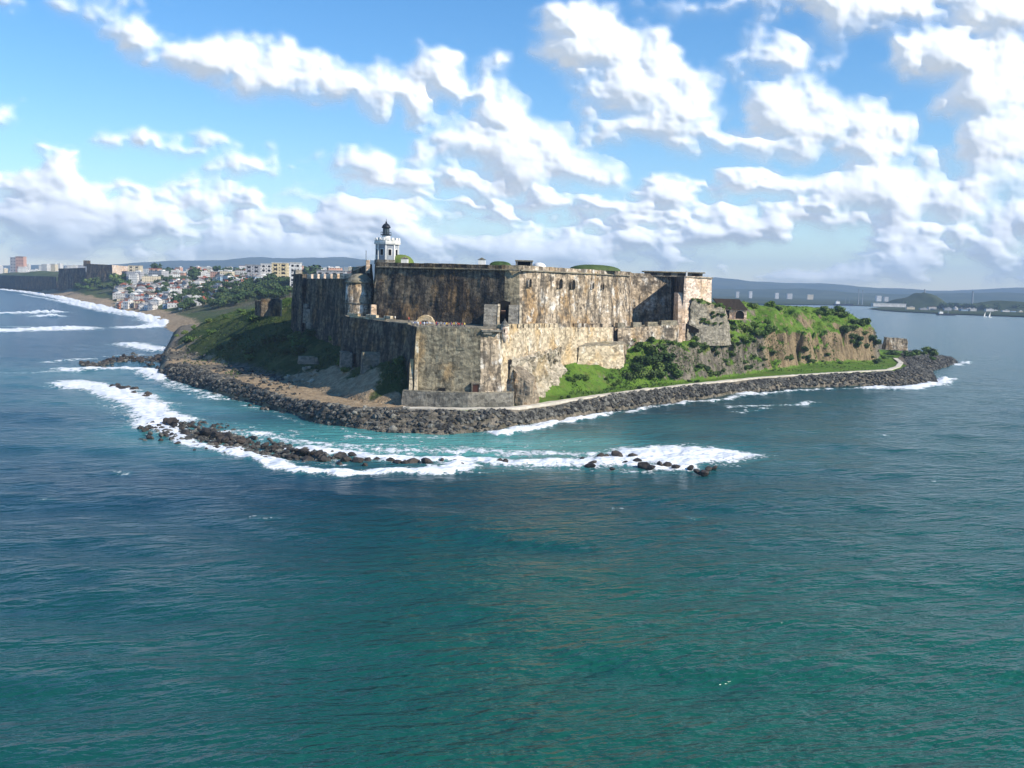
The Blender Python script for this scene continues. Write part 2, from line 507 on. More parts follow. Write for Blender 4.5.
def masonry(name, poly, z0, ztop, batter, mats, side_mi, parent, res=1.3, rough=.28, top_mi=0, crumble=.25, s=3):
    """battered masonry body over a plan polygon (counter-clockwise), one shared skin, uneven faces and top.
    ztop: one height or a height per corner; side_mi: material per side"""
    n = len(poly)
    P = np.array([(p[0], p[1]) for p in poly], float)
    area = sum(P[i][0] * P[(i + 1) % n][1] - P[(i + 1) % n][0] * P[i][1] for i in range(n))
    zt = np.array(ztop if hasattr(ztop, '__len__') else [ztop] * n, float)
    side_mi = list(side_mi) if hasattr(side_mi, '__len__') else [side_mi] * n
    if area < 0:
        P = P[::-1]; zt = zt[::-1]; side_mi = side_mi[::-1][1:] + [side_mi[::-1][0]]
    mit = []
    for i in range(n):
        e0 = P[i] - P[i - 1]; e1 = P[(i + 1) % n] - P[i]
        n0 = np.array([-e0[1], e0[0]]) / np.linalg.norm(e0); n1 = np.array([-e1[1], e1[0]]) / np.linalg.norm(e1)
        d = n0 + n1; d = d / max(.35, np.dot(d, n0)) if np.linalg.norm(d) > 1e-6 else n0
        ln = np.linalg.norm(d); mit.append(d / ln * min(ln, 2.0))
    mit = np.array(mit)
    ring, rm, rz, mid = [], [], [], []
    for i in range(n):
        j = (i + 1) % n
        k = max(1, int(round(np.linalg.norm(P[j] - P[i]) / res)))
        for q in range(k):
            f = q / k
            ring.append(P[i] * (1 - f) + P[j] * f); rm.append(mit[i] * (1 - f) + mit[j] * f); rz.append(zt[i] * (1 - f) + zt[j] * f); mid.append(side_mi[i])
    ring, rm, rz = np.array(ring), np.array(rm), np.array(rz)
    N = len(ring)
    L = max(2, int((max(zt) - z0) / res) + 1)
    V = []
    for l in range(L):
        f = l / (L - 1)
        z = z0 + (rz - z0) * f
        xy = ring + rm * (batter * (z - z0))[:, None]
        dx = fbm(xy[:, 0] * .35, xy[:, 1] * .35, z * .35, s, 3) + .5 * fbm(xy[:, 0] * 1.1, xy[:, 1] * 1.1, z * .12, s + 5, 2)
        xy = xy + rm * (dx * rough * 2)[:, None]
        if l == L - 1:
            z = z + fbm(xy[:, 0] * .5, xy[:, 1] * .5, 0, s + 9, 3) * crumble
        V.append(np.c_[xy, z])
    V = np.concatenate(V)
    bm = bmesh.new()
    vs = [bm.verts.new(v) for v in V]
    for l in range(L - 1):
        for q in range(N):
            a, b_ = l * N + q, l * N + (q + 1) % N
            bm.faces.new((vs[a], vs[b_], vs[b_ + N], vs[a + N])).material_index = mid[q]
    f = bm.faces.new(vs[-N:]); f.material_index = top_mi
    me = bpy.data.meshes.new(name); bm.to_mesh(me); bm.free()
    for m in mats: me.materials.append(m)
    return link(name, me, parent)


def along(a, b, f):
    return np.array([a[0] + (b[0] - a[0]) * f, a[1] + (b[1] - a[1]) * f])


def merlons(parent, a, b, z, n, w, h, d, mat, name='merlon', gap=None, inset=.5):
    """n separate merlons along the edge a-b"""
    a, b = np.array(a[:2]), np.array(b[:2])
    e = (b - a) / np.linalg.norm(b - a); nr = np.array([-e[1], e[0]])
    rz = math.atan2(e[1], e[0])
    if nr[1] < 0: nr = -nr
    for i in range(n):
        p = along(a, b, (i + .5) / n) + nr * inset
        zz = z[0] + (z[1] - z[0]) * (i + .5) / n if hasattr(z, '__len__') else z
        MB().box((0, 0, h / 2 - .1), (w, d, h + .2), 0, .96, 0, .06).build(name, mat, parent, loc=(p[0], p[1], zz)).rotation_euler = (0, 0, rz)


# ------------------------------------------------------------------ plan of the headland
WL = [PZ(*p) for p in [(160, 375), (200, 388), (260, 405), (320, 422), (380, 432), (440, 434), (500, 430), (560, 419), (620, 410), (680, 402), (740, 393),
                       (800, 388), (850, 386), (900, 386), (935, 382), (930, 371), (957, 364), (948, 357), (905, 356)]]
P1 = [(p[0], p[1]) for p in WL] + [(285, 720), (240, 900), (-240, 900), (-233, 690), (-205, 600), (-168, 478)]
FT = [(536, 396, 5), (575, 389, 5.5), (610, 385, 5.5), (650, 381, 5.5), (690, 377, 6), (740, 371, 6), (800, 365, 5.5), (850, 362, 5), (878, 360, 5)]
P2 = [tuple(PZ(*p)[:2]) for p in FT]
SL = [.9, .8, .75, .9, 2.2, 2.8, 3.2, 3.2, 2.6]
P2 += [(222, 600), (160, 690), (-60, 700), (-190, 640), (-176, 520)]; SL += [1.2, .6, .5, .5, .7]
for p, s_ in [((176, 347, 4.5), .75), ((205, 360, 4.5), .8), ((250, 367, 4.5), .8), ((284, 378, 4.5), .50), ((322, 391, 4.5), .60), ((362, 401, 4.5), .85), ((400, 404, 4.5), .9)]:
    P2.append(tuple(PZ(*p)[:2])); SL.append(s_)
SL = np.array(SL + [SL[0]])
HC = np.array([60, 60, 60, 60, 17, 18, 21, 20.5, 20, 15] + [60] * (len(SL) - 10), float)


def H_pts():
    L = []
    for px, py, Y in [(290, 290, 402), (265, 295, 418), (240, 302, 435), (205, 318, 450), (180, 328, 460), (172, 340, 470),
                      (310, 362, 332), (290, 374, 322), (335, 362, 326), (385, 370, 303), (350, 372, 305), (322, 378, 312), (300, 334, 372), (330, 328, 352), (270, 342, 385), (395, 345, 300), (352, 336, 326), (375, 343, 312), (362, 346, 317), (345, 350, 322), (325, 335, 345), (315, 328, 366),
                      (760, 300, 466), (800, 306, 500), (840, 311, 528), (870, 315, 540), (880, 322, 540), (850, 311, 545), (820, 307, 520), (862, 312, 555), (845, 309, 570), (737, 320, 436), (700, 334, 402), (745, 345, 408),
                      (715, 330, 404), (780, 318, 462), (570, 352, 345), (600, 345, 360), (640, 339, 386), (680, 341, 398), (620, 352, 370), (690, 340, 396)]:
        L.append(PY(px, py, Y))
    L += [np.array(v, float) for v in [(-60, 470, 33), (0, 440, 34), (0, 520, 31), (-100, 520, 24), (70, 470, 35), (130, 560, 31), (0, 620, 24), (-120, 600, 20),
                                       (0, 330, 22), (30, 390, 22), (-40, 345, 24), (20, 360, 22), (190, 600, 22)]]
    return np.array(L)


HP = H_pts()


INNER = [np.array(PZ(*p)[:2]) for p in [(168, 357, 4), (205, 370.5, 4), (239, 382.5, 4), (290, 397, 4.2), (350, 408, 4.2), (405, 409.8, 4.2), (440, 410.5, 4.2), (515, 410.5, 4.2), (560, 403.5, 4.2), (620, 394.5, 4.2), (700, 385.5, 4.2), (760, 379.5, 4.2), (820, 375.5, 4.2), (890, 371.5, 4.2), (908, 366, 4.2), (900, 357, 4.2)]]
INW = np.array([sdist(np.array([p[0]]), np.array([p[1]]), P1)[0][0] for p in INNER])


def bank_w(X, Y):
    _, pos = seg_dist(X, Y, INNER, False)
    return np.clip(np.interp(pos, np.arange(len(INW)), INW), 6, 30)


def terrain_h(X, Y, detail=True):
    wob = 3.0 * fbm(X / 14, Y / 14, 0, 5, 3)
    d1, _ = sdist(X, Y, P1)
    d1w = d1 + .5 * wob * 0.5
    zs = np.where(d1w < 0, np.maximum(d1w * .35, -5), 4.3 * sstep(-1.5, np.maximum(bank_w(X, Y) - 2.0, 4), d1w) ** .8 + np.clip((d1w - 20) * .04, 0, 1.2))
    d2, pos = sdist(X, Y, P2)
    i = np.floor(pos).astype(int); f = pos - i
    sl = SL[np.clip(i, 0, len(SL) - 1)] * (1 - f) + SL[np.clip(i + 1, 0, len(SL) - 1) % (len(SL) - 1)] * f
    hc = HC[np.clip(i, 0, len(HC) - 1)] * (1 - f) + HC[np.clip(i + 1, 0, len(HC) - 1) % (len(HC) - 1)] * f
    flute = (4.6 * fbm(X / 5, Y / 5, 0, 25, 3) * np.clip(sl - 1, 0, 1) + 3.2 * fbm(X / 7, Y / 7, 0, 21, 4) + 3.5 * fbm(X / 22, Y / 22, 0, 31, 3)) * np.clip(sl / 2.2, .35, 1.2)
    d2w = d2 + flute * sstep(-2, 5, d2)
    num = 0; den = 0
    for hx, hy, hz in HP:
        w = 1.0 / ((X - hx) ** 2 + (Y - hy) ** 2 + 30.0) ** 2
        num = num + w * hz; den = den + w
    H = num / den
    hc = hc + 3.5 * fbm(X / 13, Y / 13, 0, 47, 3)
    rise = np.maximum(d2w, 0) * sl
    rise = np.minimum(rise, hc - 5 + np.maximum(d2w - (hc - 5) / sl, 0) * .70)
    top = np.maximum(H - 5, 1.0)
    k = 2.5
    h = np.clip(.5 + .5 * (top - rise) / k, 0, 1)
    zh = 5 + top * (1 - h) + rise * h - k * h * (1 - h)
    z = np.where(d2w > 0, np.maximum(zs, zh - .3), zs)
    if detail:
        amt = sstep(0, 8, d2w)
        z = z + amt * (1.3 * fbm(X / 6, Y / 6, 0, 40, 4)) + .25 * fbm(X / 2.2, Y / 2.2, 0, 44, 3) * sstep(-2, 4, d1)
    return z, d1, d2w, sl


def build_headland():
    xs = np.arange(-250, 300, .8)
    ys = np.concatenate([np.arange(245, 570, .8), np.arange(570, 900, 4)])
    X, Y = np.meshgrid(xs, ys)
    Z, d1, d2, sl = terrain_h(X, Y)
    keep = d1 > -14
    tanw = np.zeros_like(X)
    for q, r in ((PY(778, 340, 454), 9), (PY(800, 340, 468), 13), (PY(826, 340, 488), 13), (PY(850, 345, 505), 12), (PY(868, 345, 515), 9)):
        tanw = np.maximum(tanw, sstep(r * 1.5, r * .75, np.hypot(X - q[0], (Y - q[1]) * .5)))
    # bare sand and earth on the left, in front of the flank wall
    sand = np.zeros_like(X)
    for px, py, z, r in [(205, 364, 4, 8), (225, 371, 4.5, 9), (245, 379, 4.5, 10), (275, 390, 4.5, 9), (310, 399, 4.5, 8), (355, 404, 4.5, 7), (385, 404, 4.5, 6), (265, 378, 6, 17), (300, 380, 7, 18), (330, 392, 6, 16), (180, 362, 4, 14), (175, 350, 4, 13)]:
        q = PZ(px, py, z); sand = np.maximum(sand, sstep(r * 1.3, r * .6, np.hypot(X - q[0], (Y - q[1]))))
    bare = sstep(1.0, -.5, d1 - bank_w(X, Y))
    leftside = sstep(-5, -30, X)
    bare = np.maximum(bare, leftside * sstep(6, -4, d2) * .9)
    # stepping from grid to mesh
    ny, nx = X.shape
    idx = np.full(X.shape, -1); idx[keep] = np.arange(keep.sum())
    q = keep[:-1, :-1] & keep[1:, :-1] & keep[:-1, 1:] & keep[1:, 1:]
    F = np.c_[idx[:-1, :-1][q], idx[:-1, 1:][q], idx[1:, 1:][q], idx[1:, :-1][q]]
    V = np.c_[X[keep], Y[keep], Z[keep]]
    me = np_mesh('headland', V, F, [M['headland']], True, None, {'sand': sand[keep], 'bare': bare[keep], 'tan': tanw[keep], 'shade_toned_scrub': (sstep(-12, -35, X) * sstep(12, -4, Z - np.interp(X, [-170, -84], [16, 30])))[keep]})  # last mask darkens the left slope as shade, leaving the ridge bright
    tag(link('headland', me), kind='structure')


build_headland()


def ground_z(x, y):
    return float(terrain_h(np.array([x]), np.array([y]))[0][0])


# ------------------------------------------------------------------ the town's coast
P3 = [(-205, 600)] + [tuple(PZ(*p)[:2]) for p in [(171, 331), (165, 325), (150, 316), (130, 311.5), (110, 308), (90, 303), (60, 296), (30, 291), (0, 288)]] + \
     [(-2000, 3600), (-2600, 6000), (1200, 6000), (300, 3600), (150, 2400), (170, 1500), (130, 900), (140, 640)]


def coast_h(X, Y):
    d, pos = sdist(X, Y, P3)
    n = len(P3)
    hilly = 8 * fbm(X / 150, Y / 150, 0, 60, 3)
    top = 31 + hilly - 12 * sstep(2200, 3400, Y) + 3 * sstep(600, 900, Y)
    sl = .20 + .10 * fbm(X / 90, Y / 90, 0, 71, 3) + .25 * sstep(1250, 1700, Y)
    dw = d + 14 * fbm(X / 40, Y / 40, 0, 77, 4)
    z = np.where(d < 0, np.maximum(d * .1, -4), np.minimum(np.maximum(dw, 0) * sl + 1.2 * sstep(0, 10, d), top))
    z = z + sstep(4, 40, d) * (1.6 * fbm(X / 18, Y / 18, 0, 81, 3)) - np.where(Y < 700, 7 * sstep(700, 600, Y), 0)
    return z, d


def coast_z(x, y):
    return float(coast_h(np.array([x]), np.array([y]))[0][0])


def build_coast():
    xs = np.arange(-2700, 420, 9.0)
    ys = np.concatenate([np.arange(600, 1400, 5), np.arange(1400, 2600, 12), np.arange(2600, 6100, 60)])
    X, Y = np.meshgrid(xs, ys)
    Z, d = coast_h(X, Y)
    keep = d > -60
    idx = np.full(X.shape, -1); idx[keep] = np.arange(keep.sum())
    q = keep[:-1, :-1] & keep[1:, :-1] & keep[:-1, 1:] & keep[1:, 1:]
    F = np.c_[idx[:-1, :-1][q], idx[:-1, 1:][q], idx[1:, 1:][q], idx[1:, :-1][q]]
    sand = sstep(30, 12, d); bare = .35 + .4 * fbm(X / 60, Y / 60, 0, 90, 3)
    me = np_mesh('coast_land', np.c_[X[keep], Y[keep], Z[keep]], F, [M['coast']], True, None, {'sand': sand[keep] * .8, 'bare': bare[keep], 'tan': 0 * X[keep]})
    tag(link('coast_land', me), kind='structure')


build_coast()

# far shore of the bay on the right, and the hills behind everything
P4 = [tuple(PZ(*p)[:2]) for p in [(700, 304), (800, 304.5), (850, 305.5), (905, 307.5), (890, 310), (920, 312.5), (960, 314.5), (1000, 316), (1060, 318)]]
P4 = P4 + [(P4[-1][0] + 500, P4[-1][1] - 200), (5000, 2500), (5000, 6500), (600, 6500)]


def build_far():
    xs = np.arange(500, 5000, 14.0); ys = np.concatenate([np.arange(1300, 3600, 16), np.arange(3600, 6500, 60)])
    X, Y = np.meshgrid(xs, ys); d, _ = sdist(X, Y, P4)
    Z = np.where(d < 0, np.maximum(d * .1, -4), 2.0 * sstep(0, 12, d) + np.clip(d * .004, 0, 3))
    for px, py, Yc, sx, sy in [(924, 292.5, 2700, 42, 110), (908, 297.5, 2720, 45, 120), (1012, 301, 2620, 110, 120), (980, 303, 2600, 50, 90), (960, 304, 2650, 60, 100)]:
        c = PY(px, py, Yc)
        Z = np.maximum(Z, 2 + (c[2] - 3) * np.exp(-(((X - c[0]) / sx) ** 2 + ((Y - c[1]) / sy) ** 2) ** 1.6) * (1 + .15 * fbm(X / 30, Y / 30, 0, 3, 3)))
    keep = d > -60
    idx = np.full(X.shape, -1); idx[keep] = np.arange(keep.sum())
    q = keep[:-1, :-1] & keep[1:, :-1] & keep[:-1, 1:] & keep[1:, 1:]
    F = np.c_[idx[:-1, :-1][q], idx[:-1, 1:][q], idx[1:, 1:][q], idx[1:, :-1][q]]
    tag(link('far_shore', np_mesh('far_shore', np.c_[X[keep], Y[keep], Z[keep]], F, [M['hills']], True)), kind='structure')
    # ridges
    for name, Y0, prof, dep in [('hills', 9000, [(-100, 268), (60, 266), (130, 266), (160, 262), (190, 260), (230, 261), (265, 257), (300, 259), (350, 258), (420, 264), (520, 272), (640, 276), (712, 278), (760, 281.5), (806, 283.5), (866, 287), (900, 289), (940, 290), (985, 289.5), (1024, 288.5), (1150, 290)], 1800),
                                ('near_hills', 6200, [(-100, 275), (100, 275), (300, 279), (640, 287), (720, 289), (760, 290), (800, 289), (850, 292), (900, 294), (960, 294), (1000, 292), (1040, 293), (1150, 296)], 900)]:
        xp = np.array([PY(a, 300, Y0)[0] for a, b in prof]); zp = np.array([PY(a, b, Y0)[2] for a, b in prof])
        xs = np.linspace(-7000, 7000, 420); zs = np.interp(xs, xp, zp)
        zs = zs + 18 * (Y0 / 9000) * fbm(xs / 260, 0 * xs, 0, 6, 4)
        rows = 14; V = []
        for r in range(rows):
            f = r / (rows - 1); yy = Y0 - dep + 2 * dep * f
            prof_f = math.sin(math.pi * f) ** .8
            V.append(np.c_[xs, np.full(xs.shape, yy), -2 + (zs + 2) * prof_f * (1 + .25 * (1 - prof_f) * fbm(xs / 300, np.full(xs.shape, yy / 300), 0, 8, 3))])
        V = np.concatenate(V); n = len(xs)
        a = (np.arange(rows - 1)[:, None] * n + np.arange(n - 1)[None, :]).ravel()
        tag(link(name, np_mesh(name, V, np.c_[a, a + 1, a + n + 1, a + n], [M['hills']], True)), kind='structure')


build_far()

# ------------------------------------------------------------------ reef and foam lines (on the water's surface)
REEF = [PZ(*p)[:2] for p in [(163, 426), (200, 440), (250, 449), (300, 459), (350, 465), (430, 467)]]
FOAM = []      # polyline, half width in metres, strength


def fo(pts, w, s):
    FOAM.append(([PZ(a, b)[:2] for a, b in pts], w, s))


fo([(66, 384), (100, 388), (128, 396), (150, 410), (165, 424)], 8, 1.0)
fo([(170, 425), (210, 439), (260, 450), (330, 462)], 5.5, .55)
fo([(150, 414), (163, 432), (200, 447), (250, 458), (300, 467), (350, 472), (430, 470), (470, 466)], 3.2, .95)
fo([(290, 450), (360, 455), (420, 459), (480, 460), (540, 463), (590, 463), (625, 461)], 5.5, .95)
fo([(240, 432), (300, 443), (360, 448), (440, 449), (520, 452), (590, 455)], 6.5, .62)
fo([(230, 424), (330, 441), (420, 445), (520, 445), (570, 441)], 10, .40)
fo([(430, 468), (500, 469), (560, 469), (620, 471), (690, 474)], 2.0, .5)
fo([(648, 457), (685, 452), (720, 455)], 10.5, 1.05)
fo([(660, 463), (700, 462), (728, 460)], 6, .9)
fo([(600, 464), (650, 468), (695, 467)], 3.5, .8)
fo([(155, 376), (180, 388), (215, 398)], 6, .6)
fo([(200, 392), (260, 409), (320, 427), (360, 434)], 3, .45)
fo([(345, 436), (390, 438), (440, 438)], 4, .55)
fo([(500, 433), (545, 424), (575, 418), (600, 415)], 3.0, .95)
fo([(600, 414), (640, 409), (700, 402), (760, 394), (820, 389), (870, 388)], 2.6, .72)
fo([(735, 394), (750, 393)], 3.5, .9)
fo([(870, 388), (905, 388), (935, 384), (946, 378)], 5.5, .9)
fo([(950, 366), (964, 362)], 5, .7)
fo([(740, 408), (775, 405), (812, 402)], 4.5, .62)
fo([(745, 413), (775, 409)], 2.5, .5)
fo([(930, 392), (980, 392)], 4, .42)
for k, (px, py) in enumerate([(760, 430), (880, 436), (960, 420), (840, 452), (620, 505), (120, 470), (60, 430), (30, 500), (700, 520), (930, 480), (270, 520)]):
    fo([(px, py), (px + 9 + 3 * (k % 4), py + (k % 3) - 1)], 1.6, .40 + .05 * (k % 3))
# shore break along the town's coast
fo([(0, 289.5), (30, 292.5), (60, 298), (90, 305), (110, 310), (130, 313), (150, 317), (166, 325)], 15, .92)
fo([(60, 301), (90, 308), (120, 313), (150, 319), (160, 322)], 9, .8)
fo([(20, 294), (60, 301.5), (100, 311), (130, 316)], 9, .6)
fo([(126, 328), (138, 327.5), (160, 326)], 13, .95)
fo([(-30, 331), (20, 330), (50, 329.5), (72, 328)], 20, 1.0)
fo([(-30, 327), (30, 326.5)], 8, .55)
fo([(0, 313.5), (30, 313), (48, 312)], 18, .95)
fo([(46, 316), (49, 316.5)], 16, .95)
fo([(128, 344), (160, 350)], 12, .8)
fo([(70, 370), (110, 368.5), (150, 370), (162, 378)], 7, .85)
fo([(50, 362), (90, 359)], 6, .65)
fo([(60, 371), (20, 372), (-20, 374)], 5, .55)
fo([(110, 356), (140, 355)], 4, .6)
fo([(100, 405), (120, 410), (150, 425)], 7, .42)
fo([(60, 350), (120, 352), (150, 360)], 14, .35)


def build_water():
    ang = np.concatenate([np.linspace(-180, -40, 30)[:-1], np.linspace(-40, -31, 50)[:-1], np.linspace(-31, 31, 860)[:-1], np.linspace(31, 40, 50)[:-1], np.linspace(40, 180, 31)[:-1]])
    rs = [1.0, 12, 25, 38, 50]
    r = 60.0
    while r < 11500:
        rs.append(r)
        r += max(.5, min(r * r / 40000 * (1.05 if r < 1200 else .5), 2500))
    rs = np.array(rs)
    A, Rr = np.meshgrid(np.radians(ang), rs)
    X, Y = Rr * np.sin(A), Rr * np.cos(A)
    foam = np.zeros_like(X)
    near = (Rr < 3200) & (np.abs(A) < R_(40))
    xn, yn = X[near], Y[near]
    fn = np.zeros_like(xn); wx = xn + 5 * fbm(xn / 11, yn / 11, 0, 101, 4); wy = yn + 7 * fbm(xn / 13, yn / 13, 0, 103, 4)
    for pl, w, s in FOAM:
        pl = np.array(pl); pad = w * 5
        m = (wx > pl[:, 0].min() - pad) & (wx < pl[:, 0].max() + pad) & (wy > pl[:, 1].min() - pad) & (wy < pl[:, 1].max() + pad)
        if not m.any(): continue
        d, _ = seg_dist(wx[m], wy[m], pl, False)
        fn[m] = np.maximum(fn[m], s * (.80 * np.exp(-(d / (w * 1.1)) ** 1.7) + .24 * np.exp(-(d / (w * 2.1)) ** 1.5)))
    foam[near] = fn
    shal = np.zeros_like(X); sn = np.zeros_like(xn)
    for px, py, rx, ry, s in [(400, 445, 60, 24, 1.0), (300, 434, 45, 28, .75), (480, 443, 55, 24, .95), (560, 440, 40, 26, .45), (230, 405, 40, 36, .4), (150, 395, 40, 40, .32), (640, 425, 50, 25, .22), (90, 375, 60, 60, .26)]:
        c = PZ(px, py); sn = np.maximum(sn, s * np.exp(-((xn - c[0]) / rx) ** 2 - ((yn - c[1]) / ry) ** 2))
    sn = np.clip(sn * (1 + .5 * fbm(xn / 20, yn / 20, 0, 120, 3)) + .35 * sstep(.25, .8, fn), 0, 1)
    shal[near] = sn
    grn = sstep(-90, 90, X + .35 * (150 - Y)) * .65 + .42 * sstep(215, 95, Y)
    # swell
    Z = np.zeros_like(X)
    fade = np.exp(-(Rr / 700) ** 2)
    for lam, amp, th, ph in [(38, .30, 76, .3), (27, .20, 98, 1.9), (19, .13, 62, 4.1), (13, .09, 88, .7), (9, .065, 110, 2.9), (6.3, .04, 70, 5.3)]:
        kx, ky = math.cos(R_(th)) * 2 * math.pi / lam, math.sin(R_(th)) * 2 * math.pi / lam
        mod = .55 + .9 * (vnoise(X / (lam * 3), Y / (lam * 2), 0, int(lam)) * .5 + .5)
        pw = 1.5 * vnoise(X / (lam * 2.2), Y / (lam * 2.2), 0, int(lam) + 50)
        w = np.sin(X * kx + Y * ky + ph + pw)
        Z += amp * mod * (w + .25 * np.cos(2 * (X * kx + Y * ky + ph + pw))) * fade
    Z *= np.where(Rr < 55, sstep(10, 55, Rr), 1)
    Z = Z * (1 - .5 * shal) + foam * (.55 + 1.1 * fbm(X / 3, Y / 3, 0, 130, 3)) * sstep(.3, .9, foam) * np.clip(Rr / 400, .8, 3)
    ny, nx = X.shape
    i = np.arange(ny - 1)[:, None] * nx; j = np.arange(nx)[None, :]; j2 = (j + 1) % nx
    F = np.c_[(i + j).ravel(), (i + nx + j).ravel(), (i + nx + j2).ravel(), (i + j2).ravel()]
    me = np_mesh('sea', np.c_[X.ravel(), Y.ravel(), Z.ravel()], F[:, ::-1], [M['water']], True, None,
                 {'foam': foam.ravel(), 'shallow': shal.ravel(), 'green': grn.ravel()})
    tag(link('sea', me), kind='structure')


build_water()

# ------------------------------------------------------------------ clouds: a bulging white relief 26 km out, lit by the sun and an added glow
CLOUD_HEAPS = [(140, 38, 46, 15, .7), (205, 62, 58, 24, 1), (275, 85, 62, 28, 1), (345, 92, 52, 24, .95), (400, 98, 50, 22, .95), (445, 80, 38, 32, 1.1), (470, 98, 26, 18, .9),
    (566, 28, 36, 26, 1.1), (590, 60, 54, 42, 1.25), (635, 92, 70, 46, 1.25), (685, 120, 52, 34, 1.1), (650, 138, 72, 22, .9), (527, 60, 18, 12, .35),
    (492, 122, 28, 24, 1.05), (520, 160, 88, 42, 1.25), (455, 150, 52, 28, 1), (570, 172, 62, 24, .95), (480, 188, 84, 18, .8),
    (372, 166, 38, 20, .95), (390, 184, 46, 14, .8), (440, 216, 74, 18, .7),
    (770, 60, 42, 28, .95), (785, 105, 52, 46, .9), (835, 132, 74, 30, .95), (862, 148, 62, 26, .9), (725, 140, 46, 18, .7), (700, 100, 26, 14, .5),
    (800, 190, 66, 20, 1), (870, 196, 92, 34, 1.3), (935, 208, 68, 28, 1.1), (850, 228, 120, 14, .7),
    (955, 60, 70, 36, 1.0), (990, 98, 62, 50, 1.1), (1005, 160, 76, 66, 1.15), (1015, 225, 62, 30, .9), (1020, 18, 66, 26, .7), (880, 14, 100, 28, .75), (760, 4, 120, 10, .4), (30, 4, 70, 12, .30),
    (150, 145, 66, 9, .5), (205, 205, 50, 20, .8), (160, 228, 64, 14, .7), (250, 170, 54, 14, .6), (90, 215, 64, 13, .7), (280, 228, 74, 16, .7), (20, 232, 54, 14, .6), (640, 215, 64, 14, .7), (720, 236, 84, 13, .7),
    (590, 232, 60, 12, .6), (330, 205, 60, 12, .6), (960, 250, 90, 12, .6), (-60, 110, 60, 20, .8), (1120, 120, 80, 40, 1), (-120, 200, 90, 24, .9)]


def cloud_mat():
    m = bpy.data.materials.new('cloud'); m.use_nodes = True
    t = NT(m.node_tree)
    for n in list(m.node_tree.nodes): m.node_tree.nodes.remove(n)
    al = t.n('ShaderNodeAttribute', attribute_name='cover').outputs['Fac']
    df = t.n('ShaderNodeBsdfDiffuse'); df.inputs[0].default_value = rgb(.66, .66, .66)
    em = t.n('ShaderNodeEmission'); em.inputs[0].default_value = rgb(.86, .92, 1.0); em.inputs[1].default_value = CLOUD_GLOW
    ad = t.n('ShaderNodeAddShader'); t.l(df.outputs[0], ad.inputs[0]); t.l(em.outputs[0], ad.inputs[1])
    tr = t.n('ShaderNodeBsdfTransparent')
    mx = t.n('ShaderNodeMixShader'); t.l(al, mx.inputs[0]); t.l(tr.outputs[0], mx.inputs[1]); t.l(ad.outputs[0], mx.inputs[2])
    o = t.n('ShaderNodeOutputMaterial'); t.l(mx.outputs[0], o.inputs[0])
    return m


CLOUD_GLOW = 0.33  # emission added in place of light scattered within the clouds


def blur(a, n, k=3):
    for _ in range(k):
        for ax in (0, 1):
            p = np.pad(a, [(n, n) if i == ax else (0, 0) for i in (0, 1)], mode='edge'); c = np.cumsum(p, axis=ax)
            c = np.concatenate([np.zeros_like(np.take(c, [0], ax)), c], ax)
            a = (np.take(c, range(2 * n + 1, c.shape[ax]), ax) - np.take(c, range(0, c.shape[ax] - 2 * n - 1), ax)) / (2 * n + 1)
    return a


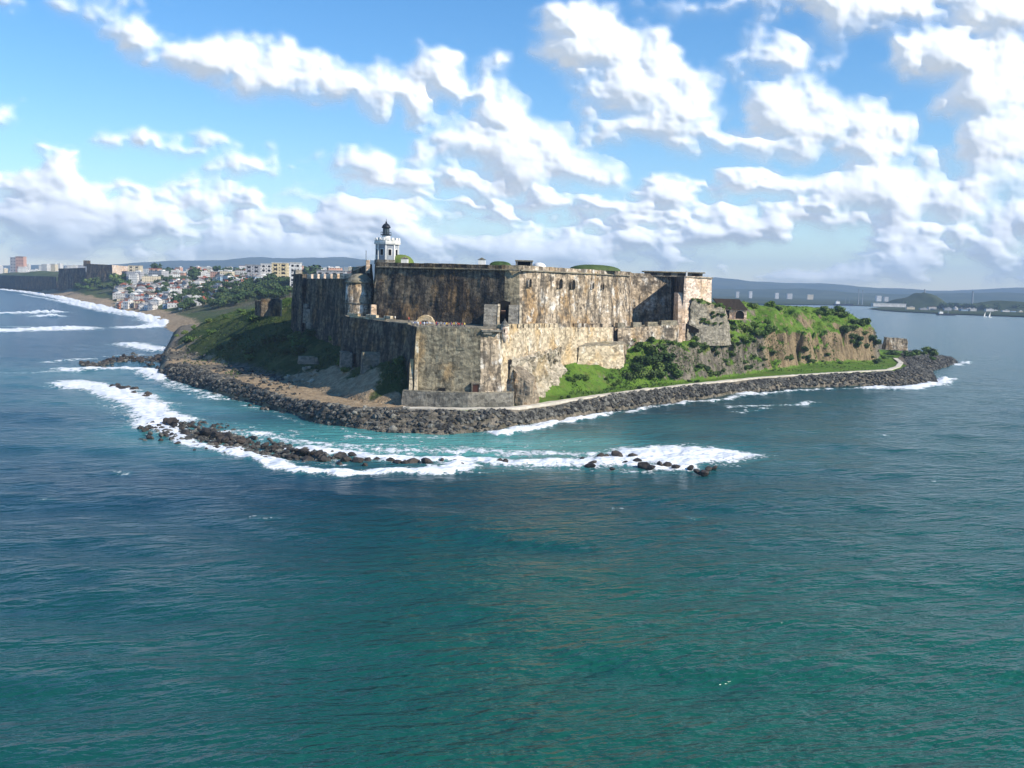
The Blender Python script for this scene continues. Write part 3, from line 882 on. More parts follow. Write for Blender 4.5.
def build_clouds():
    az = np.arange(-36, 36, .056); el = np.arange(-.2, 24, .056)
    A, E = np.meshgrid(np.radians(az), np.radians(el))
    U = np.tan(A) * 1000; V = np.tan(E) / np.cos(A) * 1000
    wx = 22 * fbm(U / 60, V / 45, 0, 201, 3) + 9 * fbm(U / 16, V / 13, 0, 205, 2)
    wy = 16 * fbm(U / 55, V / 40, 0, 211, 3) + 7 * fbm(U / 15, V / 12, 0, 215, 2)
    base = np.full(U.shape, -1.5)
    for px, py, rx, ry, s in CLOUD_HEAPS:
        d = ray(px, py); cu, cv = d[0] / d[1] * 1000, d[2] / d[1] * 1000
        # flatter underside: the lower half of each heap is squeezed
        dv = V + wy - cv
        q = np.hypot((U + wx - cu) / rx, np.where(dv < 0, dv / (ry * .85), dv / (ry * 1.12)))
        b = s * (1 - q)
        k = .3; h = np.clip(.5 + .5 * (b - base) / k, 0, 1)
        base = base * (1 - h) + b * h + k * h * (1 - h)
    lown = fbm((U + wx) / 75 + 3, (V + .6 * wy) / 27, 0, 221, 4) + .35 * fbm(U / 26, V / 13, 0, 225, 3)
    band = sstep(150, 70, V) * sstep(-6, 14, V)
    low = (lown + .20) * 2.6 - (1 - band) * 2.5
    base = np.maximum(base, low)
    bil = 0; a = .5; f = 1.0
    for k in range(3):
        bil = bil + a * np.abs(vnoise(U / 34 * f, V / 27 * f, 0, 231 + k)); a *= .55; f *= 2.1
    fine = fbm(U / 34, V / 26, 0, 241, 5)
    dn = base + .68 * fine + .66 * (bil - .30) - .06
    wisp = .5 + .5 * vnoise(U / 80, V / 60, 0, 251)
    gy = np.gradient(base, axis=0); under = sstep(0, .02, gy)
    al = blur(sstep(-.24, .36 + .34 * wisp + .45 * under, dn), 1, 2)
    al = np.where(under > .5, al * .5 + .5 * blur(al, 4, 2), al)
    al *= sstep(24, 20, np.degrees(E)) * sstep(36, 32, np.abs(np.degrees(A)))
    haz = sstep(0, 60, V)
    al = al * (.55 + .45 * haz)
    th = np.clip(dn + .15, 0, None)
    th = 950 * (1 - np.exp(-1.2 * th))
    th = .42 * blur(th, 1, 2) + .58 * blur(th, 6, 3)
    Y = 25000 - th
    X, Z = U / 1000 * Y, CAM_H + V / 1000 * Y
    ny, nx = U.shape
    i = np.arange(ny - 1)[:, None] * nx; j = np.arange(nx - 1)[None, :]
    keep = al > .004
    q = (keep[:-1, :-1] | keep[1:, :-1] | keep[:-1, 1:] | keep[1:, 1:]).ravel()
    F = np.c_[(i + j).ravel(), (i + j + 1).ravel(), (i + nx + j + 1).ravel(), (i + nx + j).ravel()][q]
    used = np.unique(F); mp = np.full(U.size, -1); mp[used] = np.arange(len(used))
    me = np_mesh('clouds', np.c_[X.ravel(), Y.ravel(), Z.ravel()][used], mp[F], [cloud_mat()], True, None, {'cover': al.ravel()[used]})
    o = tag(link('clouds', me), 'white cumulus clouds drifting across the blue sky', 'clouds', kind='stuff')


build_clouds()

# ================================================================== the fortress
def pt(px, Y):
    return np.array(PX(px, Y))


def arch_opening(parent, c, w, h, rz, depth=.35, frame=True, name='window', mat='void', fm='stone_lit'):
    """an arched opening standing a little proud of the wall: dark panel with a stone surround as its sub-part"""
    def arc(ww, hh, n=7):
        r = ww / 2; p = [(-r, 0), (r, 0)]
        for k in range(n + 1):
            a = math.pi * k / n; p.append((r * math.cos(a), hh - r + r * math.sin(a)))
        return p
    o = MB().prism(arc(w, h), -depth, 0.4).build(name, M[mat], parent, loc=c); o.rotation_euler = (0, 0, rz)
    if frame:
        mb = MB(); r = w / 2; n = 9
        outer = [(-r - .32, 0)] + [((r + .32) * math.cos(math.pi - math.pi * k / n), h - r + (r + .32) * math.sin(math.pi * k / n)) for k in range(n + 1)] + [(r + .32, 0)]
        inner = [(-r, 0)] + [(r * math.cos(math.pi - math.pi * k / n), h - r + r * math.sin(math.pi * k / n)) for k in range(n + 1)] + [(r, 0)]
        rings = [[mb.b.verts.new((x, yy, z)) for x, z in pp] for pp, yy in ((outer, -depth - .25), (inner, -depth - .25), (inner, .4), (outer, .4))]
        for q in range(4):
            for k in range(len(outer) - 1):
                mb.b.faces.new((rings[q][k], rings[q][k + 1], rings[(q + 1) % 4][k + 1], rings[(q + 1) % 4][k]))
        mb.build('frame', M[fm], o)
    return o


UL, UC, UR = pt(371, 335), pt(521, 318), pt(633, 392)     # upper wall: left end, prow, right end
UTOP = 45.6
up = empty('upper_fortress', (0, 0, 0))
tag(up, 'tall upper fortress wall with a blackened shaded left face and pale streaked right face', 'fortress wall')
RB = pt(673, 430)
UCa, UCb = along(UC, UL, .11), along(UC, UR, .08)
poly = [UL, UCa, UC + np.array((0, 1.9)), UCb, UR, pt(635, 424), RB, pt(676, 440), (40, 470), pt(371, 400)]
masonry('wall', poly, 16, UTOP, .055, [M['stone_dark'], M['stone_lit'], M['coping'], M['stone_olive']], [0, 3, 1, 1, 1, 1, 1, 1, 0, 0], up, 1.2, .30, 2, .30)  # side tones carry light and shade: dark left, olive mid-tone at prow, pale right
# coping course along the two faces, lower than the top and proud of the wall
e = UC - UL; nL = np.array([e[1], -e[0]]) / np.linalg.norm(e); e2 = UR - UC; nR = np.array([e2[1], -e2[0]]) / np.linalg.norm(e2)
for a, b_, nr, mt in ((UL, UC, nL, 'coping'), (UC, UR, nR, 'coping')):
    o_ = nr * (-.055 * (UTOP - 16) + .35)
    cx = (a + b_) / 2 + o_; ln = np.linalg.norm(b_ - a)
    MB().box((0, 0, 0), (ln - 2.4, .9, .45), 0, 1, 0, .08).build('cornice', M[mt], up, loc=(cx[0], cx[1], UTOP - 1.5)).rotation_euler = (0, 0, math.atan2(*(b_ - a)[::-1]))
# openings in the right face
for f, zz, w, h in ((.315, 38.6, 2.6, 3.2), (.425, 38.5, 2.6, 3.2), (.075, 38.8, 1.7, 2.6), (.60, 38.7, 1.5, 2.2), (.70, 38.5, 1.3, 2.0)):
    p = along(UC, UR, f) + nR * (-.055 * (zz - 16) + .1)
    arch_opening(up, (p[0], p[1], zz), w, h, math.atan2(*(UR - UC)[::-1]), .45)
# roof of the upper fortress: grass mounds, shelter, low vents
def mound(name, label, px, Y, rx, ry, h, z, mat='leaf_mid', cat='mound', group=None):
    x, y = pt(px, Y)
    n, m = 22, 6; V = []
    for j in range(m + 1):
        f = j / m
        for k in range(n):
            a = 2 * math.pi * k / n; rr = math.cos(f * math.pi / 2) ** .8 * (1 + .10 * math.sin(3 * a + px) + .05 * math.sin(7 * a))
            V.append((rx * rr * math.cos(a), ry * rr * math.sin(a), h * math.sin(f * math.pi / 2) - .2))
    F = [(j * n + k, j * n + (k + 1) % n, (j + 1) * n + (k + 1) % n, (j + 1) * n + k) for j in range(m) for k in range(n)]
    o = link(name, np_mesh(name, V, F, [M[mat]], True), None, (x, y, z))
    return tag(o, label, cat, group)


mound('grass_mound', 'small low grass mound on the blackened wall top beside a dark shelter', 499, 330, 3.6, 3, 1.5, UTOP + .1, 'leaf_dark')
mound('grass_mound', 'wide grassy mound with a dark lip on top of the pale streaked wall', 592, 378, 9.5, 5, 2.2, UTOP + .1, 'leaf_dark')
mound('grass_mound', 'yellow grass bank sloping against the foot of the lighthouse', 400, 352, 5.2, 4, 3.6, UTOP - .2, 'leaf_light')
sh = empty('roof_shelter', (*pt(523, 332), UTOP)); tag(sh, 'low dark flat roofed shelter on the fortress wall top', 'shelter')
MB().box((0, 0, 1.75), (6.0, 3.6, .45), 0, 1, 0, .06).build('roof', M['coping'], sh)
for sx in (-1, 1): MB().box((2.5 * sx, 0, .75), (.5, 3.0, 1.6)).build('wall', M['stone_grey'], sh)
MB().box((0, 1.2, .75), (4.4, .3, 1.5)).build('back_wall', M['void'], sh)
cs = empty('casemate_roof', (*pt(538, 340), UTOP - .1)); tag(cs, 'white rounded casemate roof beside the dark shelter on the wall', 'casemate')
MB().lathe((0, 0, 0), [(2.3, 0), (2.3, .5), (1.7, 1.2), (.7, 1.6)], 14).build('vault', M['white'], cs, True); MB().box((-2.9, 0, .4), (1.6, 1.2, .9), 0, .8, 0, .05).build('step', M['white'], cs)
for px, Y, lab in ((481, 326, 'tiny white block on the blackened wall top'), (404, 345, 'small white hut at the edge of the grass bank by the lighthouse')):
    o = empty('white_hut', (*pt(px, Y), UTOP)); tag(o, lab, 'hut')
    MB().box((0, 0, .8), (2.4, 1.8, 1.6), 0, 1, 0, .05).build('wall', M['white'], o); MB().prism([(-1.4, 1.62), (1.4, 1.62), (0, 2.3)], -1.05, 1.05).build('roof', M['coping'], o)

# sloping stone flanks of the gateway at the prow
def flank(px0, px1, Yb, label):
    a, b_ = pt(px0, Yb), pt(px1, Yb); w = abs(b_[0] - a[0])
    o = empty('ramp_wall', (a[0], a[1], 25.5)); tag(o, label, 'ramp wall', 'sloping gateway flanks')
    z1 = 7.6
    m = Matrix.Rotation(-math.pi / 2, 4, 'Z')
    mb = MB()
    mb.prism([(-.2, 0), (-.2, 1.6), (4.2, z1), (12.0, z1), (12.0, 0)], -w / 2, w / 2, 0, Matrix.Translation((w / 2, 0, 0)) @ Matrix.Rotation(math.pi / 2, 4, 'Z'))
    mb.build('body', M['stone_grey'], o)
    mb = MB(); mb.prism([(-.3, 1.62), (-.3, 1.95), (4.15, z1 + .35), (4.5, z1 + .35), (4.5, z1 + .02), (4.2, z1 + .02)], -.35, .35, 0, Matrix.Translation((w - .33, 0, 0)) @ Matrix.Rotation(math.pi / 2, 4, 'Z'))
    mb.build('kerb', M['stone_pale'], o)
    return o


flank(484, 500, 307, 'sloping grey stone gateway flank under the blackened wall, wider of two')
flank(509, 522, 307, 'sloping grey stone gateway flank at the prow, narrower of two')
g0 = empty('gateway', (*pt(504.5, 318.5), 25.5)); tag(g0, 'tall dark gateway with a rusty ramp between sloping stone flanks', 'gateway')
MB().prism([(-1.7, 0), (1.9, 0), (1.9, 8.4), (-.2, 9.0), (-1.7, 8.4)], -.9, 3).build('opening', M['void'], g0)
MB().box((-.2, -5.0, 2.2), (1.4, 9, .25), 0, 1).build('ramp', plain('rusty_ramp', (.23, .14, .10), .9, .3), g0).rotation_euler = (R_(-24), 0, 0)

# ------------------------------------------------------------------ lower battery
BA, BC, BB = pt(411, 286), pt(483, 285), pt(506, 289)
BD, BE = pt(567, 341), pt(618, 372)
BL0, BL1 = pt(403, 299), pt(340, 327)
lo = empty('lower_battery', (0, 0, 0))
tag(lo, 'great lower bastion with an olive stained front and a pale crenellated curtain on the right', 'bastion')
LT = 26.6
poly = [BA, BC, BB, BD, BE, pt(620, 388), along(UC, UR, .8) + nR * -3, UC + np.array((0, 6)), UL + np.array((6, 8)), pt(338, 352), BL1, BL0]
masonry('bastion', poly, 1.5, [LT, LT, LT, 25.4, 24.6, 24.8, 25.0, 26, 26, 27.6, 27.6, LT + .1], .085,
        [M['stone_olive'], M['stone_lit'], M['stone_pale'], M['stone_dark'], M['coping']], [0, 1, 2, 2, 1, 3, 3, 3, 3, 3, 3, 3], lo, 1.1, .24, 4, .12, 8)
ins = lambda a, b_, k: (np.array([-(b_ - a)[1], (b_ - a)[0]]) / np.linalg.norm(b_ - a)) * k


def top_box(parent, a, b_, z, w, h, mat, name, inset):
    p = (a + b_) / 2 + ins(a, b_, inset)
    MB().box((0, 0, h / 2), (np.linalg.norm(b_ - a), w, h), 0, 1, 0, .06).build(name, M[mat], parent, loc=(p[0], p[1], z)).rotation_euler = (0, 0, math.atan2(*(b_ - a)[::-1]))


top_box(lo, along(BA, BC, .12), along(BA, BC, .98), LT - .05, .8, .5, 'coping', 'parapet', 2.7)
top_box(lo, along(BL1, BL0, .05), along(BL1, BL0, .62), 27.3, .9, .7, 'stone_pale', 'parapet', 2.8)
top_box(lo, along(BL1, BL0, .70), along(BL1, BL0, .98), 26.7, .8, .45, 'coping', 'parapet', 2.8)
for f0, f1 in ((.02, .20), (.34, .50), (.62, .72)):
    top_box(lo, along(BL1, BL0, f0), along(BL1, BL0, f1), 27.9, 1.1, .9, 'stone_pale', 'merlon', 2.85)
merlons(lo, along(BB, BD, .02), along(BB, BD, .98), (LT - .15, 25.3), 11, 3.6, 1.5, 1.3, M['stone_pale'], inset=2.9)
merlons(lo, along(BD, BE, .03), along(BD, BE, .97), (25.3, 24.5), 5, 5.2, 1.5, 1.3, M['stone_lit'], inset=2.75)
# projecting slab, doorway and low hole on the right corner of the bastion
p = along(BC, BB, .5) + ins(BC, BB, 2.0)
sl_ = MB().box((0, 0, .3), (6.0, 3.2, .55), 0, 1, 0, .05).box((-1.2, -.6, -.35), (2.6, 1.4, .7)).build('embrasure_slab', M['stone_grey'], lo, loc=(p[0], p[1], LT - .8)); sl_.rotation_euler = (0, 0, .35)
p = along(BA, BC, .93) + ins(BA, BC, -.25 + .085 * 8)
d_ = MB().box((0, 0, 1.2), (1.7, .9, 2.4)).build('doorway', plain('dark_red_doorway', (.10, .045, .032), .9, .3), lo, loc=(p[0], p[1], 8.4))
MB().prism([(-1.3, 0), (-1.3, 2.9), (1.3, 2.9), (1.3, 0), (.87, 0), (.87, 2.42), (-.87, 2.42), (-.87, 0)], -.65, .45).build('frame', M['stone_lit'], d_)
p = along(BA, BC, .46) + ins(BA, BC, -.1 + .085 * 8)
MB().box((0, 0, .55), (2.0, .9, 1.1), 0, .8).build('drain_opening', M['void'], lo, loc=(p[0], p[1], 8.3))
# raking buttresses at the left corner, catching the light
for px, h, w, lab in ((412.5, 9.5, 1.0, 0), (417.5, 16, .9, 1)):
    q = pt(px, 285.2)
    MB().prism([(-.3, 0), (1.8, 0), (2.6, h), (2.3, h)], -w / 2, w / 2, 0, Matrix.Rotation(math.pi / 2, 4, 'Z')).build('buttress', M['stone_pale'], lo, loc=(q[0], q[1] - .8, 8.0))
# sentry box at the corner of the battery
p = BB + np.array((-.2, 2.0))
sb = empty('sentry_box', (p[0], p[1], 22.5)); tag(sb, 'slim pale domed sentry box on the corner between bastion and crenellated curtain', 'sentry box')
MB().lathe((0, 0, 0), [(.25, 0), (.95, 1.6), (1.05, 2.0), (1.05, 5.0)], 14).build('body', M['stone_pink'], sb, True)
MB().lathe((0, 0, 5.0), [(1.25, 0), (1.25, .25), (1.0, .6), (.75, 1.1), (.35, 1.5), (.12, 1.7), (.12, 2.1)], 14).build('dome', M['stone_grey'], sb, True)
MB().box((0, -1.03, 3.6), (.35, .2, 1.0)).build('slit', M['void'], sb)
# retaining wall and rock at the foot of the bastion
r0, r1, r2 = pt(403, 283.5), pt(470, 281.5), pt(516, 285.5)
rw = empty('retaining_wall', (0, 0, 0)); tag(rw, 'low grey masonry retaining wall curving along the foot of the bastion above black rocks', 'wall')
masonry('wall', [r0, r1, r2, r2 + np.array((.5, 5)), r0 + np.array((.3, 8))], 1, 8.5, .03, [M['stone_grey'], M['coping']], 0, rw, .9, .12, 1, .08, 12)
top_box(rw, along(r0, r1, .02), along(r0, r1, .99), 8.45, .7, .35, 'coping', 'coping', .65); top_box(rw, along(r1, r2, .01), along(r1, r2, .97), 8.45, .7, .35, 'coping', 'coping', .65)


def rock_mesh(name, mat, seed, sub=2, sx=1, sy=1, sz=.8, rough=.32, fl=True):
    bm = bmesh.new(); bmesh.ops.create_icosphere(bm, subdivisions=sub, radius=1)
    for v in bm.verts:
        c = v.co.copy(); r = random.Random(seed)
        for k in range(7):           # chop with a few planes for facets
            d = Vector((r.uniform(-1, 1), r.uniform(-1, 1), r.uniform(-.8, 1))).normalized(); o = r.uniform(.55, .9)
            ex = c.dot(d) - o
            if ex > 0: c -= d * ex
        n = float(fbm(c.x * 1.7 + seed, c.y * 1.7, c.z * 1.7, 3, 3)); c *= 1 + rough * n
        v.co = Vector((c.x * sx, c.y * sy, c.z * sz))
    me = bpy.data.meshes.new(name); bm.to_mesh(me); bm.free(); me.materials.append(mat)
    return me


oc = pt(525.5, 294.5)
ro = empty('rock_outcrop', (oc[0], oc[1], 0)); tag(ro, 'ochre rock outcrop jutting from the corner of the bastion beside the grass', 'rock')
masonry('body', [(4.3 * math.cos(a) * (1 + .18 * math.sin(3 * a)) * 1.1, 5.2 * math.sin(a) * (1 + .15 * math.cos(2 * a + 1))) for a in [2 * math.pi * k / 11 for k in range(11)]], 2, [11.5, 12.5, 14, 15.5, 16, 15.5, 14.5, 13, 11.8, 11.0, 11], .13, [M['outcrop']], 0, ro, .8, .75, 0, 1.6, 71)
# rough rocky plinth below the crenellated curtain
nB = ins(BB, BD, -1.0)
masonry('plinth', [along(BB, BD, .06) + nB * 3.2, along(BB, BD, .96) + nB * 2.6, BD + nB * -3, along(BB, BD, .03) + nB * -3], 2, [16.5, 18.0, 18.5, 17.5], .22, [M['stone_rough'], M['stone_rough']], 0, lo, .9, 1.1, 1, 2.4, 73)
# broken lower wall below the curtain
bw = empty('ruined_wall', (0, 0, 0)); tag(bw, 'pale ruined wall below the crenellated curtain, rising out of green shrubs', 'wall')
q0, q1 = pt(579, 349), pt(627, 365)
masonry('wall', [q0, q1, q1 + np.array((1.5, 6)), pt(628, 378), pt(583, 357)], 8, [18.5, 18.8, 19.0, 19.5, 19.5], .06, [M['stone_pale'], M['coping'], M['stone_lit']], [0, 2, 2, 0, 0], bw, 1.0, .3, 1, .7, 15)

# ------------------------------------------------------------------ lower wall on the right, pillar, right bastion
lw = empty('outer_wall', (0, 0, 0)); tag(lw, 'low battlemented stone wall between the pale curtain and the tall lit pillar, above shrubs', 'wall')
w0, w1 = pt(618, 374), pt(681, 390)
masonry('wall', [w0, w1, pt(682, 402), pt(620, 390)], 12, [24.2, 25.6, 25.8, 24.5], .05, [M['stone_lit'], M['coping']], 0, lw, 1.1, .25, 1, .35, 18)
for f0, f1, h in ((.03, .15, 2.0), (.27, .40, 1.9), (.50, .66, 1.7), (.72, .98, 2.0)):
    z = 24.2 + 1.4 * f0
    top_box(lw, along(w0, w1, f0), along(w0, w1, f1), z, 1.8, h, 'coping', 'merlon', 1.7)
pl = pt(682, 396)
pw = empty('wall_pillar', (pl[0], pl[1], 17)); tag(pw, 'narrow tall stone pillar with a sunlit edge where the recess ends', 'pillar')
MB().prism([(-3.2, 0), (0, 0), (4.5, 21), (14, 21), (14, 0)], -.9, .9, 0, Matrix.Rotation(math.pi / 2, 4, 'Z')).build('body', M['stone_pink'], pw)

rb = empty('corner_bastion', (0, 0, 0)); tag(rb, 'square bastion with a smooth pinkish sunlit face at the right end of the upper wall', 'bastion')
c0, c1 = pt(683, 399), pt(712.5, 414)
ct = 44.6
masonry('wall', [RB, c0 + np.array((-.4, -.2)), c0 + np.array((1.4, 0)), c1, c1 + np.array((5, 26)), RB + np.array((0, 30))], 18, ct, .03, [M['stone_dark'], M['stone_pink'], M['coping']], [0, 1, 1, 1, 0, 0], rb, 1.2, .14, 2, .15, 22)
top_box(rb, c0 + np.array((1.2, .2)), c1, ct - .6, .7, .5, 'coping', 'cornice', .55)
bn = empty('roof_bunker', (*pt(672, 432), ct)); tag(bn, 'low dark concrete bunker with slit openings on the right bastion roof', 'bunker')
MB().box((0, 0, 1.9), (26, 9, .5), 0, 1, 0, .08).build('roof', M['coping'], bn)
MB().box((0, 0, .8), (24, 7.5, 1.7)).build('wall', M['stone_grey'], bn)
for x in (-9, -3, 3, 9): MB().box((x, -3.7, .9), (3.2, .5, .8)).build('slit', M['void'], bn)
bn.rotation_euler = (0, 0, -.02)
ps = empty('white_post', (*pt(685.5, 403), ct)); tag(ps, 'small white post on the parapet of the right bastion', 'post')
MB().box((0, 0, 1.0), (.6, .6, 2.0), 0, .9, 0, .05).build('shaft', M['white'], ps); MB().box((0, 0, 2.1), (.85, .85, .2)).build('cap', M['white'], ps)

gl = empty('glacis_wall', (0, 0, 0)); tag(gl, 'sloping grey rubble wall with grass on its top below the pinkish bastion', 'wall')
g0_, g1_ = pt(687, 398), pt(729, 408)
masonry('wall', [g0_, g1_, g1_ + np.array((3, 8)), pt(690, 412)], 17, [35.6, 31.6, 32.4, 36.4], .12, [M['stone_glacis'], M['leaf_mid']], 0, gl, 1.1, .6, 1, 1.4, 25)
vo = MB().prism([(-2.6, 0), (2.6, 0), (2.4, 1.4), (-2.6, 3.6)], -.5, 1.2).build('culvert', M['void'], gl, loc=(*(along(g0_, g1_, .16) + np.array((0, .2))), 22.3))

# stone hut with two arches on the slope
hc = pt(733, 437)
ht = empty('stone_hut', (hc[0], hc[1], 27.2), -.12); ht.scale = (.8, .8, .8); tag(ht, 'small stone hut with a sloping dark roof and dark arch on the green slope', 'hut')
MB().box((1.0, 4, 2.5), (13.5, 7, 5.6), 0, 1, 0, .08).build('wall', M['stone_pink'], ht)
MB().prism([(-10.5, 10.6), (3.4, 10.6), (8.2, 5.0), (-6.2, 5.0)], -.6, 8.4).build('roof', plain('dark_shingle_roof', (.075, .060, .050), .95, .3, 1.2), ht)
arch_opening(ht, (4.0, .42, -.1), 4.6, 4.6, 0, .3, True, 'arch', 'void', 'stone_pink')
MB().box((-2.6, .4, 2.2), (2.0, .5, 4.6)).build('doorway', M['void'], ht)
MB().box((3.0, -1.2, -.25), (10.5, 2.4, .5)).build('doorstep', M['stone_pink'], ht)

# ------------------------------------------------------------------ left flank: round tower, crenellated wall, end pier
tx, ty = pt(359, 343)
rt = empty('round_tower', (tx, ty, 18)); tag(rt, 'round stone turret with a low domed cap at the end of the blackened wall', 'tower')
MB().lathe((0, 0, 0), [(4.9, 0), (4.5, 20.5)], 32).build('body', M['stone_lit'], rt, True)
MB().lathe((0, 0, 20.5), [(4.85, 0), (4.85, .45), (4.5, .8), (4.2, 1.4), (3.2, 2.3), (1.8, 3.0), (.4, 3.3)], 32).build('dome', M['coping'], rt, True)
MB().lathe((0, 0, 13.4), [(4.78, 0), (4.82, .3), (4.74, .6)], 32).build('string_course', M['stone_grey'], rt, True)
q = pt(373.5, 331)
lp = empty('stone_post', (q[0], q[1], 26.4)); tag(lp, 'short pinkish stone pier at the foot of the round turret', 'pier')
MB().box((0, 0, 2.6), (2.0, 2.0, 5.2), .3, .85, 0, .08).build('shaft', M['stone_pink'], lp); MB().box((0, 0, .5), (3.4, 3.0, 1.0), .3, 1, 0, .08).build('base', M['stone_pink'], lp)
# sloping block rising behind the turret
kb = empty('sloping_parapet', (0, 0, 0)); tag(kb, 'dark sloping parapet block rising behind the round turret with a lit end', 'parapet')
k0, k1 = pt(346, 352), pt(369, 344)
masonry('wall', [k0, k1, k1 + np.array((2, 12)), k0 + np.array((-2, 14))], 20, [42.6, 44.8, 45.2, 44.0], .10, [M['stone_dark'], M['coping']], [0, 1, 0, 0], kb, 1.2, .2, 1, .2, 30)
MB().box((0, 0, 1.6), (1.4, 3.4, 4.4), .2, .9, 0, .06).build('pier', M['stone_pink'], kb, loc=(*(k1 + np.array((-.8, 1.5))), 42.6))

sw = empty('crenellated_wall', (0, 0, 0)); tag(sw, 'shadowed crenellated side wall running back from the round turret towards the town', 'wall')
s0, s1, s2 = pt(349, 356), pt(303, 392), pt(290, 402)
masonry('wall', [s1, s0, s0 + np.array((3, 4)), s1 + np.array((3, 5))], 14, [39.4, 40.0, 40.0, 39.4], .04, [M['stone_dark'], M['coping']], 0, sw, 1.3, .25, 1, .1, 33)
merlons(sw, s1, s0, (39.3, 39.9), 7, 4.2, 1.9, 1.6, M['stone_pink'], inset=2.0)
for f, z in ((.08, 26), (.16, 24)):
    p = along(s1, s0, f) - ins(s1, s0, .1)
    MB().box((0, 0, 3), (4.5, 1.2, 7.5), math.atan2(*(s0 - s1)[::-1]), .75, 0, .1).build('patch', M['stone_grey'], sw, loc=(p[0], p[1], z - 3))
ep = empty('corner_tower', (0, 0, 0)); tag(ep, 'square shadowed corner tower ending the crenellated side wall above the dark hillside', 'tower')
masonry('wall', [s2 + np.array((0, 1)), s1 + np.array((-.4, -1.6)), s1 + np.array((3, 4)), s2 + np.array((3, 7))], 16, 41.2, .035, [M['stone_dark'], M['coping']], 0, ep, 1.3, .2, 1, .15, 35)
MB().box((0, 0, .9), (3.0, 2.0, 1.8), .6, .9, 0, .06).build('merlon', M['stone_grey'], ep, loc=(*(along(s2, s1, .25) + np.array((1.3, 2.6))), 41))
# small ruin on the dark hillside
ru = pt(273, 402)
rn = empty('ruin', (ru[0], ru[1], 24.5), .5); tag(rn, 'roofless square ruin half sunk in the dark hillside shrubs', 'ruin')
MB().box((-1.0, 0, 3), (8.0, .9, 7), 0, .97).build('wall', M['stone_dark'], rn); MB().box((3.2, 4, 2.8), (.9, 8, 6.6), 0, .97).build('wall', M['stone_pink'], rn); MB().box((-4.8, 4, 2.5), (.9, 8, 6)).build('wall', M['stone_dark'], rn)
# masonry remains low on the shadowed flank
for px, py, Y, w, h, lab in [(375, 372, 312, 9, 6.5, 'bluish shadowed block of old masonry beside the bastion flank'), (308, 362, 340, 7, 2.2, 'low shadowed masonry slab at the top of the sand slope'), (346, 366, 322, 4, 5.0, 'short broken masonry stub above the sand slope')]:
    q = PY(px, py, Y); o = empty('masonry_block', (q[0], q[1], q[2] - .6), .25); tag(o, lab, 'masonry block')
    MB().box((0, 0, h / 2), (w, 4, h), 0, .92, 0, .15).build('body', M['stone_grey'], o); MB().box((-.5, 0, h + .15), (w * .8, 3.4, .4), 0, .95, 0, .1).build('capping', M['coping'], o)
# far ruin at the right tip
fr = PY(893, 347, 560)
fo_ = empty('fort_ruin', (fr[0], fr[1], fr[2] - 1.5)); fo_.scale = (.78, .78, .78); tag(fo_, 'low stone battery ruin near the rocky point on the right', 'ruin')
masonry('wall', [(-7, -4), (9, -5), (11, 5), (-6, 6)], 0, [8.6, 8.4, 7.0, 8.8], .12, [M['stone_lit'], M['coping']], 0, fo_, 1.1, .3, 1, .5, 41)

# ------------------------------------------------------------------ lighthouse
lx, ly = pt(386.5, 352)
lh = empty('lighthouse', (lx, ly, UTOP - .4), R_(22)); tag(lh, 'grey and white octagonal lighthouse with a battlemented crown and a black lantern', 'lighthouse')
w_ = 3.55


def octa(r): return [(r * math.cos(R_(22.5 + 45 * k)), r * math.sin(R_(22.5 + 45 * k))) for k in range(8)]


def oct_prism(r0, r1, z0, z1, mat, name, parent):
    mb = MB(); b = mb.b
    lo_ = [b.verts.new((x, y, z0)) for x, y in octa(r0)]; hi = [b.verts.new((x, y, z1)) for x, y in octa(r1)]
    b.faces.new(hi); b.faces.new(lo_[::-1])
    for k in range(8): b.faces.new((lo_[k], lo_[(k + 1) % 8], hi[(k + 1) % 8], hi[k]))
    return mb.build(name, M[mat], parent)


oct_prism(4.5, 4.4, 0, 1.6, 'stone_grey', 'base', lh)
oct_prism(4.0, 3.9, 1.6, 6.9, 'tower_grey', 'shaft', lh)
for k in range(8):
    a = R_(22.5 + 45 * k); MB().box((0, 0, 2.65), (.5, .5, 5.3), a, .98, 0, .04).build('quoin', M['white'], lh, loc=(3.86 * math.cos(a), 3.86 * math.sin(a), 1.6))
for k in range(8):
    a = R_(45 * k); o = MB().box((0, 0, 1.0), (.3, 1.0, 2.0)).build('window', M['void'], lh, loc=(3.64 * math.cos(a), 3.64 * math.sin(a), 3.2)); o.rotation_euler = (0, 0, a)
    MB().box((-.12, 0, 1.0), (.3, 1.5, 2.5)).build('frame', M['white'], o)
oct_prism(4.5, 4.7, 6.9, 7.5, 'white', 'cornice', lh)
oct_prism(4.55, 4.55, 7.5, 8.3, 'white', 'parapet', lh)
for k in range(16):
    a = R_(22.5 * k + 11.25); MB().box((0, 0, .45), (.5, .95, .95), a, .95, 0, .04).build('merlon', M['white'], lh, loc=(4.2 * math.cos(a), 4.2 * math.sin(a), 8.25))
MB().lathe((-.5, 0, 8.2), [(1.5, 0), (1.45, 1.9)], 16).build('lantern_base', M['white'], lh, True)
gal = MB().lathe((-.5, 0, 10.1), [(1.9, 0), (1.95, .25)], 16).build('gallery', M['black_metal'], lh)
rl = MB()
for k in range(12):
    a = 2 * math.pi * k / 12; rl.tube((-.5 + 1.85 * math.cos(a), 1.85 * math.sin(a), 10.3), (-.5 + 1.85 * math.cos(a), 1.85 * math.sin(a), 11.2), .05)
    b_ = a + math.pi / 6; rl.tube((-.5 + 1.85 * math.cos(a), 1.85 * math.sin(a), 11.15), (-.5 + 1.85 * math.cos(b_), 1.85 * math.sin(b_), 11.15), .05)
rl.build('railing', M['black_metal'], gal)
